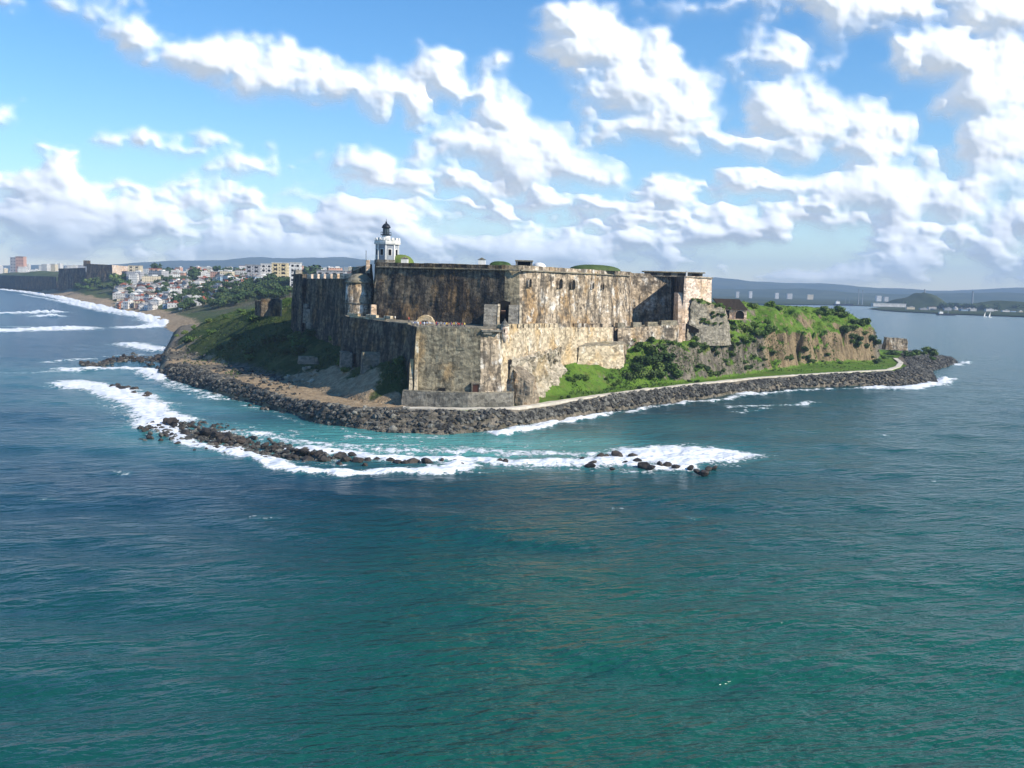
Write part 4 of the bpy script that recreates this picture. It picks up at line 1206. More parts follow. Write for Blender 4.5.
ln_ = MB().lathe((-.5, 0, 10.3), [(1.05, 0), (1.05, 2.3)], 14).build('lantern', M['lantern_glass'], lh)
lb = MB()
for k in range(8):
    a = 2 * math.pi * k / 8; lb.tube((-.5 + 1.1 * math.cos(a), 1.1 * math.sin(a), 10.3), (-.5 + 1.1 * math.cos(a), 1.1 * math.sin(a), 12.6), .07)
lb.build('glazing_bar', M['black_metal'], ln_)
dm = MB().lathe((-.5, 0, 12.6), [(1.55, 0), (1.6, .2), (1.35, .75), (.9, 1.3), (.35, 1.7), (.1, 1.85)], 16).build('dome', M['black_metal'], lh, True)
MB().lathe((-.5, 0, 14.4), [(.28, 0), (.3, .3), (.08, .6), (.05, 1.5)], 8).build('finial', M['black_metal'], dm, True)
fm_ = empty('flagpole', (*pt(365.5, 352), UTOP - .5)); tag(fm_, 'thin bare mast on the wall beside the lighthouse', 'mast')
MB().tube((0, 0, 0), (0, 0, 4.5), .09).build('pole', M['black_metal'], fm_); MB().lathe((0, 0, 4.5), [(.05, 0), (.16, .12), (.05, .25)], 8).build('ball', M['black_metal'], fm_)


# ================================================================== boulders
def hit(px, py, fn=terrain_h, y0=225., y1=760., n=500):
    """where the line of sight meets the ground"""
    d = ray(px, py); Y = np.linspace(y0, y1, n); x = d[0] / d[1] * Y; z = CAM_H + d[2] / d[1] * Y
    g = fn(x, Y)[0] if fn is terrain_h else fn(x, Y)[0]
    k = np.argmax(z < g)
    if not (z[k] < g[k]): k = n - 1
    return np.array([x[k], Y[k], g[k]])


ROCKV = {k: [rock_mesh('boulder', M[k], 100 + i + 50 * j, 2, 1.15, .95, .75) for i in range(8)] for j, k in enumerate(('rock_reef', 'rock_wall', 'rock_pale'))}


def boulder(x, y, z, s, kind, label, group):
    o = link('boulder', random.choice(ROCKV[kind]), None, (x, y, z))
    o.scale = (s * random.uniform(.8, 1.3), s * random.uniform(.8, 1.2), s * random.uniform(.75, 1.15)); o.rotation_euler = (random.uniform(-.4, .4), random.uniform(-.4, .4), random.uniform(0, 6.3))
    return tag(o, label, 'boulder', group)


def poly_at(pl, f):
    pl = [np.array(p) for p in pl]; L = [np.linalg.norm(b - a) for a, b in zip(pl[:-1], pl[1:])]; t = f * sum(L)
    for a, b, l in zip(pl[:-1], pl[1:], L):
        if t <= l: return a + (b - a) * t / l, (b - a) / l
        t -= l
    return pl[-1], (pl[-1] - pl[-2]) / L[-1]


rr = random.Random(4)
reef_a = [PZ(*p)[:2] for p in [(166, 424), (195, 434), (235, 445), (280, 453), (330, 462)]]
for i in range(136):
    f = rr.random() ** 1.15; p, d = poly_at(reef_a, f); nr = np.array([-d[1], d[0]])
    off = rr.gauss(0, 1) * (5.8 - 3.0 * f); s = .42 + .75 * rr.random() ** 1.6 * (1.15 if abs(off) < 3 else .8)
    q = p + nr * off
    boulder(q[0], q[1], rr.uniform(-.1, .35) + max(0, 1.2 - abs(off) * .28), s, 'rock_reef', 'dark wet boulder heaped in the thick left part of the curved reef', 'boulders of the thick reef heap')
for i, (px, py, s) in enumerate([(338, 459, 1.6), (346, 462, 1.7), (356, 463, 1.9), (352, 456, 1.3), (368, 462, 1.3), (377, 461, 1.2), (390, 462, 1.4), (398, 464, 1.5), (405, 465, 1.2), (413, 463, 2.0), (427, 464, 1.9), (442, 461, .8), (455, 462, .7), (462, 466, .9), (500, 462, 1.3), (505, 463, .9), (340, 466, 1.2), (365, 467, 1.1)]):
    q = PZ(px, py); boulder(q[0], q[1], .3, s * .8, 'rock_reef', 'dark round boulder standing apart in white surf at the thin end of the reef', 'boulders of the thin reef end')
for i, (px, py, s) in enumerate([(590, 467, 1.2), (592, 464, 1.0), (600, 457, 1.3), (606, 457, .9), (617, 457, 2.0), (633, 458, 1.6), (637, 462, 1.5), (645, 468, 1.8), (650, 469, 1.2), (660, 466, 1.4), (667, 466, 1.4), (676, 468, 1.1), (690, 469, 1.0), (698, 473, 1.1), (704, 474, 1.2), (708, 470, .9), (714, 469, .8), (625, 464, .9), (612, 470, .8), (582, 460, .7)]):
    q = PZ(px, py); boulder(q[0], q[1], .3, s * .8, 'rock_reef', 'dark boulder in the separate foaming cluster right of the reef gap', 'boulders of the separate right cluster')
for i in range(16):
    px = rr.uniform(112, 150); py = 384 + (px - 112) * .30 + rr.uniform(-2, 4)
    q = PZ(px, py); boulder(q[0], q[1], .1, rr.uniform(.8, 1.8), 'rock_reef', 'dark low rock washed by surf at the left end of the reef', 'rocks at the far left of the reef')
for i in range(30):
    f = rr.random(); px = 82 + 82 * f; py = 364 - 6 * f + 2.2 * math.sin(9 * f) + rr.gauss(0, 1.0 + 2 * f)
    q = PZ(px, py); boulder(q[0], q[1], .1 + .6 * f, rr.uniform(.8, 1.7), 'rock_reef', 'dark flat rock in the spit running out to sea left of the headland', 'rocks of the left spit')
# revetment: the nearest blocks one by one, the rest of the bank as one mass
wl2 = [np.array(p[:2]) for p in WL]


def bank(f, t):
    a, _ = poly_at(wl2, f); d, _ = seg_dist(np.array([a[0]]), np.array([a[1]]), INNER, False)
    # walk from the water's edge to the nearest point of the path
    best = None
    for i in range(len(INNER) - 1):
        u = INNER[i]; v = INNER[i + 1]; e = v - u; k = np.clip(np.dot(a - u, e) / np.dot(e, e), 0, 1); c = u + e * k
        if best is None or np.linalg.norm(c - a) < best[0]: best = (np.linalg.norm(c - a), c)
    return a + (best[1] - a) * t


for i in range(58):
    f = rr.uniform(.20, .42); t = rr.uniform(.0, .95)
    q = bank(f, t); z = ground_z(*q)
    boulder(q[0], q[1], z + .2, rr.uniform(.75, 1.15), 'rock_wall', 'grey angular block in the rock bank below the bastion and its retaining wall', 'blocks of the near rock bank')
print('bank')
pts = []
for i in range(6800):
    f = rr.uniform(-.0, 1); t = rr.uniform(-.05, .91)
    pts.append(bank(f, t))
# the left foreshore is strewn with rock as well
for i in range(230):
    px = rr.uniform(162, 300); py0 = np.interp(px, [162, 200, 260, 330], [352, 372, 388, 402]); q = PZ(px, py0 + rr.uniform(-14, 8), 4)[:2]; pts.append(q)
for i in range(520):
    f = rr.random(); p, d = poly_at(reef_a, f); pts.append(p + np.array([-d[1], d[0]]) * rr.gauss(0, 5.2 - 2.6 * f))
for i in range(220):
    f = rr.random(); pts.append(PZ(82 + 84 * f, 364 - 6 * f + 2.2 * math.sin(9 * f) + rr.gauss(0, 1.0 + 2.2 * f))[:2])
pts = np.array(pts); zz = np.maximum(terrain_h(pts[:, 0], pts[:, 1])[0], 0.05)
tmpl = [rock_mesh('tmp', M['rock_wall'], 300 + i, 1, 1.15, .95, .78) for i in range(10)]
TV = [np.array([v.co for v in m.vertices]) for m in tmpl]; TF = np.array([list(p.vertices) for p in tmpl[0].polygons])
VV, FF, n0 = [], [], 0
for i, (p, z) in enumerate(zip(pts, zz)):
    s = (.38 + .62 * rr.random() ** 1.8) * (1 if p[1] < 330 else 1.1); a = rr.uniform(0, 6.28); b_ = rr.uniform(-.5, .5)
    R1 = np.array([[math.cos(a), -math.sin(a), 0], [math.sin(a), math.cos(a), 0], [0, 0, 1]]) @ np.array([[1, 0, 0], [0, math.cos(b_), -math.sin(b_)], [0, math.sin(b_), math.cos(b_)]])
    v = (TV[i % 10] * s * np.array([rr.uniform(.8, 1.3), rr.uniform(.8, 1.2), rr.uniform(.8, 1.1)])) @ R1.T + np.array([p[0], p[1], z + .15])
    VV.append(v); FF.append(TF + n0); n0 += len(v)
for m in tmpl: bpy.data.meshes.remove(m)
tag(link('rock_bank', np_mesh('rock_bank', np.concatenate(VV), np.concatenate(FF), [M['rock_wall']])), 'bank of grey black rocks ringing the headland along the waterline', 'rock bank', kind='stuff')
# pale rubble on the sand slope
for i in range(20):
    px = rr.uniform(286, 322); py = rr.uniform(368, 384); q = hit(px, py)
    boulder(q[0], q[1], q[2] + .15, rr.uniform(.5, 1.1), 'rock_pale', 'pale rubble stone tumbled on the sunlit sand slope', 'rubble on the sand slope')

# path along the top of the bank
pw_ = [np.array(PZ(px, py, 4.45)[:2]) for px, py in [(403, 408), (440, 409), (480, 409.3), (515, 408.5), (560, 402), (600, 396), (650, 389.5), (700, 384), (760, 378), (820, 374), (870, 371.3), (890, 370), (899, 367), (902, 363), (896, 358.5)]]
fine_p = [poly_at(pw_, f) for f in np.linspace(0, 1, 160)]
V, F = [], []
for k, (p, d) in enumerate(fine_p):
    nr = np.array([-d[1], d[0]]); p = p + nr * .5; w = 1.15
    gzp = ground_z(*p)
    for s_, z in ((-w, gzp - .7), (-w, gzp + .45), (w, gzp + .45), (w, gzp - .7)): V.append((*(p + nr * s_), z))
    if k: F += [(4 * k - 4 + j, 4 * k + j, 4 * k + j + 1, 4 * k - 3 + j) for j in range(3)]
tag(link('path', np_mesh('path', V, F, [M['path']])), kind='structure')


# ================================================================== plants
def leaf_cloud(n, lumps, size, seed, core=.72):
    """many small leaf faces spread through several lumps, plus dark inner twig mass made of the same kind of faces"""
    g = np.random.default_rng(seed); V, F = [], []
    lumps = np.array(lumps, float); w = lumps[:, 3] * lumps[:, 4] ; w = w / w.sum()
    for k in g.choice(len(lumps), n, p=w):
        cx, cy, cz, r, h = lumps[k]
        d = g.normal(size=3); d /= np.linalg.norm(d); rad = g.uniform(.35, 1.0) ** .45 * g.uniform(.85, 1.12)
        c = np.array([cx, cy, cz]) + d * np.array([r, r, h]) * rad
        nrm = d + g.normal(size=3) * .55 + np.array([0, 0, .3]); nrm /= np.linalg.norm(nrm)
        a = np.cross(nrm, g.normal(size=3)); a /= np.linalg.norm(a) + 1e-9; b_ = np.cross(nrm, a); s = size * g.uniform(.6, 1.4)
        i0 = len(V)
        V += [c + a * s, c + b_ * s * .7, c - a * s, c - b_ * s * .7]; F.append((i0, i0 + 1, i0 + 2, i0 + 3))
    return V, F


def crown_mesh(name, seed, n=420, r=1.0, h=.8, lumps=6, size=.13, mat='leaf_mid', flat=False):
    g = random.Random(seed); L = []
    for k in range(lumps):
        a = g.uniform(0, 6.28); q = g.uniform(.2, .68) * r
        L.append((q * math.cos(a), q * math.sin(a), h * g.uniform(.35, .85) * (.6 if flat else 1), r * g.uniform(.34, .58), h * g.uniform(.28, .45)))
    L.append((0, 0, h * .5, r * .55, h * .5))
    V, F = leaf_cloud(n, L, size, seed)
    return np_mesh(name, V, F, [M[mat]])


CROWN = {m: [crown_mesh('foliage', 10 * j + k, 460, 1, .85, 6, .125, m) for k in range(4)] for j, m in enumerate(('leaf_dark', 'leaf_mid', 'leaf_light'))}


def twig_mesh(seed):
    g = random.Random(seed); mb = MB()
    for k in range(5):
        a = g.uniform(0, 6.28); mb.tube((0.05 * math.cos(a), 0.05 * math.sin(a), -.15), (.35 * math.cos(a), .35 * math.sin(a), .6), .035, 5)
    return mb.mesh('stems', M['bark'])


TW = [twig_mesh(k) for k in range(3)]


def shrub(p, s, mat, label, group, hs=1.0):
    o = empty('shrub', (p[0], p[1], p[2] - .15 * s), random.uniform(0, 6.28)); o.scale = (s, s, s * hs)
    tag(o, label, 'shrub', group)
    link('foliage', random.choice(CROWN[mat]), o); link('stems', random.choice(TW), o)
    return o


def shrubs(pix, r, mats, label, group):
    for px, py in pix:
        shrub(hit(px, py), rr.uniform(*r), rr.choice(mats), label, group, rr.uniform(.8, 1.15))


U2 = lambda n, x0, x1, f0, f1: [(px, rr.uniform(f0(px), f1(px))) for px in [rr.uniform(x0, x1) for _ in range(n)]]
shrubs([(635, 372), (645, 368), (654, 364), (662, 368), (671, 372), (650, 376), (660, 378), (641, 378), (628, 380), (676, 378), (664, 360), (640, 362), (652, 357), (668, 364), (658, 372)], (2.6, 4.2), ['leaf_mid', 'leaf_dark'], 'dense green shrub at the foot of the low battlemented wall', 'shrubs below the outer wall')
shrubs([(622, 350), (630, 345), (640, 347), (652, 344), (662, 350), (672, 347), (636, 354), (646, 352), (625, 358)], (1.6, 2.8), ['leaf_mid', 'leaf_light'], 'light green bush on the slope right under the low battlemented wall', 'bushes under the outer wall')
shrubs(U2(9, 560, 625, lambda x: 378, lambda x: 388), (1.2, 2.3), ['leaf_mid', 'leaf_light'], 'small rounded bush on the bright grass below the ruined wall', 'bushes on the bright grass')
shrubs([(568, 398), (562, 399), (690, 382), (697, 383), (640, 389), (612, 390)], (.8, 1.4), ['leaf_dark', 'leaf_mid'], 'little dark bush on the lawn beside the path', 'bushes on the lawn')
shrubs(U2(16, 692, 770, lambda x: 330 - (x - 692) * .1, lambda x: 345), (1.8, 3.4), ['leaf_mid', 'leaf_light', 'leaf_mid'], 'green bush on the steep slope around the stone hut', 'bushes around the stone hut')
shrubs(U2(40, 690, 775, lambda x: 336, lambda x: 366), (.9, 2.2), ['leaf_mid', 'leaf_dark', 'leaf_light'], 'creeper bush clinging to the grey rock face below the stone hut', 'bushes on the grey rock face')
shrubs(U2(14, 690, 770, lambda x: 362, lambda x: 376), (1.2, 2.4), ['leaf_mid', 'leaf_dark'], 'bush at the foot of the grey cliff behind the lawn', 'bushes at the grey cliff foot')
shrubs(U2(14, 748, 872, lambda x: 301 + max(0, x - 770) * .15, lambda x: 309 + max(0, x - 760) * .16), (2.0, 4.0), ['leaf_mid', 'leaf_light', 'leaf_light'], 'bush growing along the top of the tan cliff', 'bushes along the cliff top')
shrubs(U2(16, 845, 884, lambda x: 322, lambda x: 350), (2.4, 4.4), ['leaf_dark', 'leaf_mid'], 'dark tree-like bush hanging on the right end of the cliff', 'bushes on the cliff end')
shrubs(U2(16, 780, 880, lambda x: 358, lambda x: 364), (1.4, 2.6), ['leaf_mid', 'leaf_dark'], 'low bush in the row along the tan cliff foot', 'bushes at the tan cliff foot')
for k in range(22):
    px = rr.uniform(884, 934); q = PZ(px, rr.uniform(350, 358), 5); shrub((q[0], q[1], 4.0), rr.uniform(2.0, 4.0), rr.choice(['leaf_mid', 'leaf_dark']), 'green bush on the low point beyond the battery ruin', 'bushes on the low point')
shrubs(U2(24, 185, 330, lambda x: np.interp(x, [185, 290, 330], [332, 304, 325]), lambda x: np.interp(x, [185, 230, 330], [352, 362, 352])), (2.2, 4.6), ['leaf_dark', 'leaf_dark', 'leaf_mid'], 'dark shrub on the shadowed hillside left of the fort', 'shrubs on the shadowed hillside')  # dark leaves deepen the shade of this hillside
shrubs([(318, 328), (310, 331), (326, 330), (352, 335), (360, 331), (346, 340), (335, 343), (366, 343), (375, 346), (355, 347)], (2.2, 3.8), ['leaf_mid', 'leaf_dark', 'leaf_light'], 'rounded shrub catching light beside the shadowed flank of the bastion', 'shrubs beside the bastion flank')
shrubs(U2(16, 172, 286, lambda x: np.interp(x, [172, 290], [333, 293]), lambda x: np.interp(x, [172, 290], [340, 301])), (1.5, 2.6), ['leaf_mid', 'leaf_light'], 'low bush along the sunlit ridge between fort and town', 'bushes along the sunlit ridge')

for k in range(14):
    f = rr.random(); q = along(g0_, g1_, f) + np.array((rr.uniform(.5, 3), rr.uniform(2.2, 5.5))); shrub((q[0], q[1], 35.4 - 3.8 * f), rr.uniform(.9, 1.9), rr.choice(['leaf_mid', 'leaf_light']), 'small bush growing on top of the sloping rubble wall below the pinkish bastion', 'bushes on the rubble wall')
for k in range(12):
    f = rr.uniform(.35, 1); q = along(g0_, g1_, f); zc = rr.uniform(25, 31.5); shrub((q[0], q[1] + .12 * (zc - 17) - .2, zc), rr.uniform(.7, 1.4), 'leaf_mid', 'bush rooted in the face of the sloping rubble wall below the pinkish bastion', 'bushes in the rubble wall face')
shrubs(U2(18, 340, 402, lambda x: 346, lambda x: 372), (1.8, 3.4), ['leaf_dark', 'leaf_dark', 'leaf_mid'], 'dark shrub in the shade below the tall flank of the bastion', 'shrubs in the shade of the flank')
# low grasses and creepers, uncountable
gp = []
for (x0, x1, y0, y1, n) in [(540, 690, 345, 395, 3200), (690, 885, 300, 372, 4200), (170, 400, 300, 385, 3600)]:
    px, py = RNG.uniform(x0, x1, n), RNG.uniform(y0, y1, n)
    D_ = CRN @ np.stack([(px - 512) / FOC, -(py - 384) / FOC, -np.ones(n)])
    Yg = np.linspace(270, 560, 190); best = np.full(n, np.nan)
    for y_ in Yg:
        x_ = D_[0] / D_[1] * y_; z_ = CAM_H + D_[2] / D_[1] * y_
        g_ = terrain_h(x_, np.full(n, y_), False)[0]; m_ = np.isnan(best) & (z_ < g_); best[m_] = y_
    ok = ~np.isnan(best); gp.append(np.c_[D_[0][ok] / D_[1][ok] * best[ok], best[ok]])
gp = np.concatenate(gp) + RNG.normal(size=(sum(map(len, gp)), 2)) * .8
gz, gd1, gd2, gsl = terrain_h(gp[:, 0], gp[:, 1])
okk = (gd1 > bank_w(gp[:, 0], gp[:, 1]) + 2.5) & ((fbm(gp[:, 0] / 13, gp[:, 1] / 13, 0, 301, 3) > -.12))
sandm = np.zeros(len(gp), bool)
for px, py, z, r in [(265, 378, 6, 16), (300, 380, 7, 17), (330, 392, 6, 15)]:
    q = PZ(px, py, z); sandm |= np.hypot(gp[:, 0] - q[0], gp[:, 1] - q[1]) < r
okk &= ~sandm
for left, nm, mt, lab in ((False, 'ground_cover', 'leaf_mid', 'tufts of grass and creepers on the green slopes'), (True, 'shade_toned_scrub', 'leaf_dark', 'undergrowth coloured dark to carry the hillside shade')):  # left tufts take dark foliage to carry the shade there
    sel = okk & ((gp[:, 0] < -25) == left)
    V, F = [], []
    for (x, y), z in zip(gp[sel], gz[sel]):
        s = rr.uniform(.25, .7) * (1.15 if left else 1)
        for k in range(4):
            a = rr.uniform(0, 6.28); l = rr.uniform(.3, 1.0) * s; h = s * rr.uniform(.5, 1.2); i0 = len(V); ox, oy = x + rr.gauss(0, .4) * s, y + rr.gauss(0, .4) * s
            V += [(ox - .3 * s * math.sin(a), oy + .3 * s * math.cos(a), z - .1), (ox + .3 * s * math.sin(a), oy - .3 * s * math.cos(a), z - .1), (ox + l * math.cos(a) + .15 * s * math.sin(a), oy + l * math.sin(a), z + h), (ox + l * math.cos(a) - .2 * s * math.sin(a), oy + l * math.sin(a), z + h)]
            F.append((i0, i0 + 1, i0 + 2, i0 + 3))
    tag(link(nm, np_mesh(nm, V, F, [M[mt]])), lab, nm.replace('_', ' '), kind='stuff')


# ================================================================== people on the battery
def person_mesh(name, mats, arm=0.25, stride=.12):
    J = [((0, 0, .95), .15), ((0, 0, 1.18), .145), ((0, 0, 1.40), .15), ((0, 0, 1.50), .065), ((0, .01, 1.56), .085), ((0, .01, 1.66), .105), ((0, .0, 1.74), .07)]
    E = [(0, 1), (1, 2), (2, 3), (3, 4), (4, 5), (5, 6)]
    for sx in (-1, 1):
        i = len(J)
        J += [((.10 * sx, 0, .90), .10), ((.11 * sx, stride * sx * .5, .50), .07), ((.11 * sx, stride * sx - .02, .09), .05), ((.12 * sx, stride * sx - .16, .04), .045)]
        E += [(0, i), (i, i + 1), (i + 1, i + 2), (i + 2, i + 3)]
        i = len(J)
        J += [((.20 * sx, 0, 1.40), .065), ((.26 * sx, .02, 1.14), .05), ((.27 * sx, -arm, .92), .04), ((.27 * sx, -arm - .05, .83), .04)]
        E += [(2, i), (i, i + 1), (i + 1, i + 2), (i + 2, i + 3)]
    me = bpy.data.meshes.new('tmp'); me.from_pydata([j[0] for j in J], E, [])
    o = bpy.data.objects.new('tmp', me); COL.objects.link(o)
    md = o.modifiers.new('s', 'SKIN')
    for v, (_, r) in zip(me.skin_vertices[0].data, J): v.radius = (r, r)
    me.skin_vertices[0].data[0].use_root = True
    o.modifiers.new('u', 'SUBSURF').levels = 1
    dg = bpy.context.evaluated_depsgraph_get()
    out = bpy.data.meshes.new_from_object(o.evaluated_get(dg)); out.name = name
    bpy.data.objects.remove(o); bpy.data.meshes.remove(me)
    out.materials.clear()
    for m in mats: out.materials.append(m)
    for p in out.polygons:
        c = p.center; x = abs(c.x)
        p.material_index = 3 if c.z > 1.66 else (2 if c.z > 1.47 else (2 if (x > .22 and c.z < 1.12) else (1 if c.z > .92 else (0 if c.z > .12 else 3))))
        p.use_smooth = True
    return out


SKIN = plain('skin', (.42, .27, .19), .6, .1); HAIR = plain('dark_hair', (.05, .035, .03), .7, .1)
cl = {n: plain('cloth_' + n, c, .85, .12, 3) for n, c in dict(white=(.75, .75, .73), red=(.50, .06, .05), blue=(.12, .20, .42), pale=(.55, .60, .66), khaki=(.36, .30, .20), navy=(.05, .06, .11), yellow=(.62, .48, .12), grey=(.30, .30, .32)).items()}
POSES = {}
for top, bot in (('white', 'khaki'), ('red', 'navy'), ('blue', 'khaki'), ('pale', 'grey'), ('yellow', 'navy'), ('white', 'navy'), ('grey', 'khaki')):
    POSES[(top, bot)] = [person_mesh('person', [cl[bot], cl[top], SKIN, HAIR], a, s) for a, s in ((.25, .05), (.1, .22))]
n_p = 0
for i in range(30):
    f = i / 29
    px = 409 + 54 * f + rr.uniform(-.7, .7)
    e_ = along(BA, BC, (px - 411) / 72); q = e_ + ins(BA, BC, 4.3 + rr.uniform(0, 3.0))
    key = rr.choice(list(POSES))
    o = link('person', rr.choice(POSES[key]), None, (q[0], q[1], LT - .06)); o.rotation_euler = (0, 0, rr.uniform(-2.4, 2.4)); o.scale = (1, 1, rr.uniform(.93, 1.06))
    tag(o, 'visitor in a %s top and %s bottoms in the crowd on the bastion' % (key[0], key[1]), 'person', 'visitors along the bastion parapet')
for px, lab in ((383, 'person in a white top walking alone along the terrace left of the crowd'), (396, 'person in a red top walking on the terrace just left of the crowd')):
    e_ = along(BL1, BL0, (px - 340) / 63); q = e_ + ins(BL1, BL0, 5)
    o = link('person', POSES[('white', 'khaki') if px == 383 else ('red', 'navy')][1], None, (q[0], q[1], 27.2)); o.rotation_euler = (0, 0, 1.2); tag(o, lab, 'person')
ka = empty('vaulted_shelter', (*pt(426, 304), 26)); tag(ka, 'small pale vaulted stone shelter behind the crowd on the bastion', 'shelter')
MB().prism([(-2.6, 0), (-2.6, 1.8), (-1.8, 3.0), (-.6, 3.6), (.6, 3.6), (1.8, 3.0), (2.6, 1.8), (2.6, 0)], -2, 2).build('vault', M['stone_pale'], ka)
MB().box((0, -2.02, 1.0), (1.6, .3, 2.0)).build('opening', M['void'], ka)


# ================================================================== the town
def facade(name, c):
    m, t, b = new_mat(name, .9, .1)
    g = t.n('ShaderNodeTexCoord').outputs['Object']; ge = t.n('ShaderNodeNewGeometry')
    s = t.n('ShaderNodeSeparateXYZ'); t.l(g, s.inputs[0])
    nn = t.n('ShaderNodeSeparateXYZ'); t.l(t.n('ShaderNodeTexCoord').outputs['Normal'], nn.inputs[0])
    ax = t.math('GREATER_THAN', t.math('ABSOLUTE', nn.outputs[0]), .5)
    h = t.math('ADD', t.math('MULTIPLY', s.outputs[1], ax), t.math('MULTIPLY', s.outputs[0], t.math('SUBTRACT', 1.0, ax)))
    fx = t.math('FRACT', t.math('ADD', t.math('DIVIDE', h, 3.1), .5)); fz = t.math('FRACT', t.math('DIVIDE', s.outputs[2], 3.3))
    w = t.math('MULTIPLY', t.math('MULTIPLY', t.math('GREATER_THAN', fx, .32), t.math('LESS_THAN', fx, .68)), t.math('MULTIPLY', t.math('GREATER_THAN', fz, .30), t.math('LESS_THAN', fz, .74)))
    w = t.math('MULTIPLY', w, t.math('LESS_THAN', t.math('ABSOLUTE', nn.outputs[2]), .4))
    n1 = t.noise(ge.outputs['Position'], .2, 4)
    wall = t.mix(t.ramp(n1, .35, .65), rgb(*[v * .8 for v in c]), rgb(*c))
    t.l(t.mix(t.math('MULTIPLY', w, .85), wall, rgb(.05, .055, .065)), b.inputs['Base Color'])
    return m


FAC = {n: facade('facade_' + n, c) for n, c in dict(white=(.74, .72, .68), cream=(.70, .60, .42), pink=(.62, .36, .26), yellow=(.66, .54, .32), grey=(.42, .42, .43), terracotta=(.50, .22, .13), blue=(.34, .46, .56), pale=(.62, .60, .56)).items()}
ROOF = {n: plain('roof_' + n, c, .9, .25, .3) for n, c in dict(red=(.36, .12, .07), grey=(.34, .33, .32), white=(.66, .65, .62), brown=(.16, .11, .08)).items()}


def house(x, y, z, w, d, h, col, roof, rz, label, group, pitched=False, cat='house'):
    o = empty('house' if cat == 'house' else cat.replace(' ', '_'), (x, y, z), rz); tag(o, label, cat, group)
    MB().box((0, 0, h / 2 - 1.5), (w, d, h + 3)).build('wall', FAC[col], o)
    if pitched:
        MB().prism([(-w / 2 - .4, h), (w / 2 + .4, h), (0, h + w * .28)], -d / 2 - .4, d / 2 + .4).build('roof', ROOF[roof], o)
    else:
        MB().box((0, 0, h + .25), (w + .5, d + .5, .5), 0, 1, 0, .05).box((w * .2, d * .1, h + 1.3), (w * .3, d * .35, 1.7)).build('roof', ROOF[roof], o)
    return o


def chit(px, py): return hit(px, py, coast_h, 620., 3600., 900)


cols = list(FAC)
n_h = 0
for i in range(200):
    px = 118 + 150 * rr.random() ** 1.15; lo_y = np.interp(px, [128, 170, 240, 300], [289, 284, 281, 279]); hi_y = np.interp(px, [128, 160, 200, 215, 250, 300], [308, 312, 306, 298, 284, 282])
    py = lo_y + (hi_y - lo_y) * rr.random() ** 1.1
    p = chit(px, py); k = np.clip(p[1] / 900, .8, 1.8)
    c = rr.choice(['white', 'white', 'cream', 'pink', 'pale', 'pale', 'terracotta', 'blue', 'pale', 'grey', 'white']); r_ = rr.choice(['red', 'grey', 'white', 'grey', 'white', 'grey', 'brown'])
    where = 'low on the town slope near the surf' if py > (lo_y + hi_y) / 2 else 'high on the town slope'
    house(p[0], p[1], p[2] - .3, rr.uniform(5, 9) * k, rr.uniform(5, 9) * k, rr.uniform(3, 5.5) * k, c, r_, rr.uniform(-.5, .5), 'small %s house with a %s roof %s' % (c, r_, where), 'hillside houses', rr.random() < .3)
for i in range(18):
    px = rr.uniform(166, 218); p = chit(px, rr.uniform(293, 304)); c = rr.choice(['white', 'pale', 'cream', 'white', 'pink'])
    house(p[0], p[1], p[2] - .3, rr.uniform(5, 9), rr.uniform(5, 8), rr.uniform(2.6, 4), c, rr.choice(['red', 'grey', 'white']), rr.uniform(-.5, .5), 'low %s beach house by the cove behind the green ridge' % c, 'beach houses by the cove', rr.random() < .4)
for i in range(140):
    px = rr.uniform(122, 360); Y = rr.uniform(1300, 2400); q = PY(px, 275, Y); z = coast_z(q[0], Y)
    top = PY(px, np.interp(px, [118, 200, 300, 360], [273, 271, 270, 271]) + rr.uniform(-4.5, 6), Y)[2]
    c = rr.choice(['white', 'white', 'cream', 'pale', 'grey', 'pink', 'white'])
    house(q[0], Y, z, rr.uniform(9, 22), rr.uniform(10, 18), max(6, top - z), c, rr.choice(['grey', 'white', 'white', 'grey', 'white', 'red']), rr.uniform(-.35, .35), '%s town block with %s on the skyline behind the ridge' % (c, 'flat roof'), 'skyline town blocks', False, 'town block')
for i in range(46):
    px = rr.uniform(-6, 125); Y = rr.uniform(2500, 3300); q = PY(px, 270, Y); z = coast_z(q[0], Y); top = PY(px, 267 + px * .02 + rr.uniform(-5, 4), Y)[2]
    c = rr.choice(['white', 'pale', 'grey', 'white', 'cream'])
    house(q[0], Y, z - 2, rr.uniform(14, 30), 16, max(8, top - z), c, 'white', rr.uniform(-.3, .3), 'hazy %s building far along the coast on the left' % c, 'far coastal buildings', False, 'building')


def block(px0, px1, ytop, Y, col, roof, label, d=18, rz=0., cat='apartment building', name_extra=True):
    a, b_ = PY(px0, ytop, Y), PY(px1, ytop, Y); x = (a[0] + b_[0]) / 2; z = coast_z(x, Y) - 2; w = b_[0] - a[0]; h = a[2] - z
    o = empty(cat.replace(' ', '_'), (x, Y, z), rz); tag(o, label, cat)
    MB().box((0, 0, h / 2), (w, d, h)).build('wall', FAC[col], o); MB().box((0, 0, h + .3), (w + .8, d + .8, .6)).build('roof', ROOF[roof], o)
    n = max(2, int(w / 6)); fl = max(1, int(h / 5))
    wm = MB().box((0, 0, 0), (w / n * .45, .3, 2.0)).mesh('window', M['void'])
    for i in range(min(n, 8)):
        for j in range(min(fl, 5)):
            link('window', wm, o, (-w / 2 + w * (i + .5) / min(n, 8), -d / 2 - .02, h - 2.6 - j * (h * .85 / max(1, min(fl, 5)))))
    return o


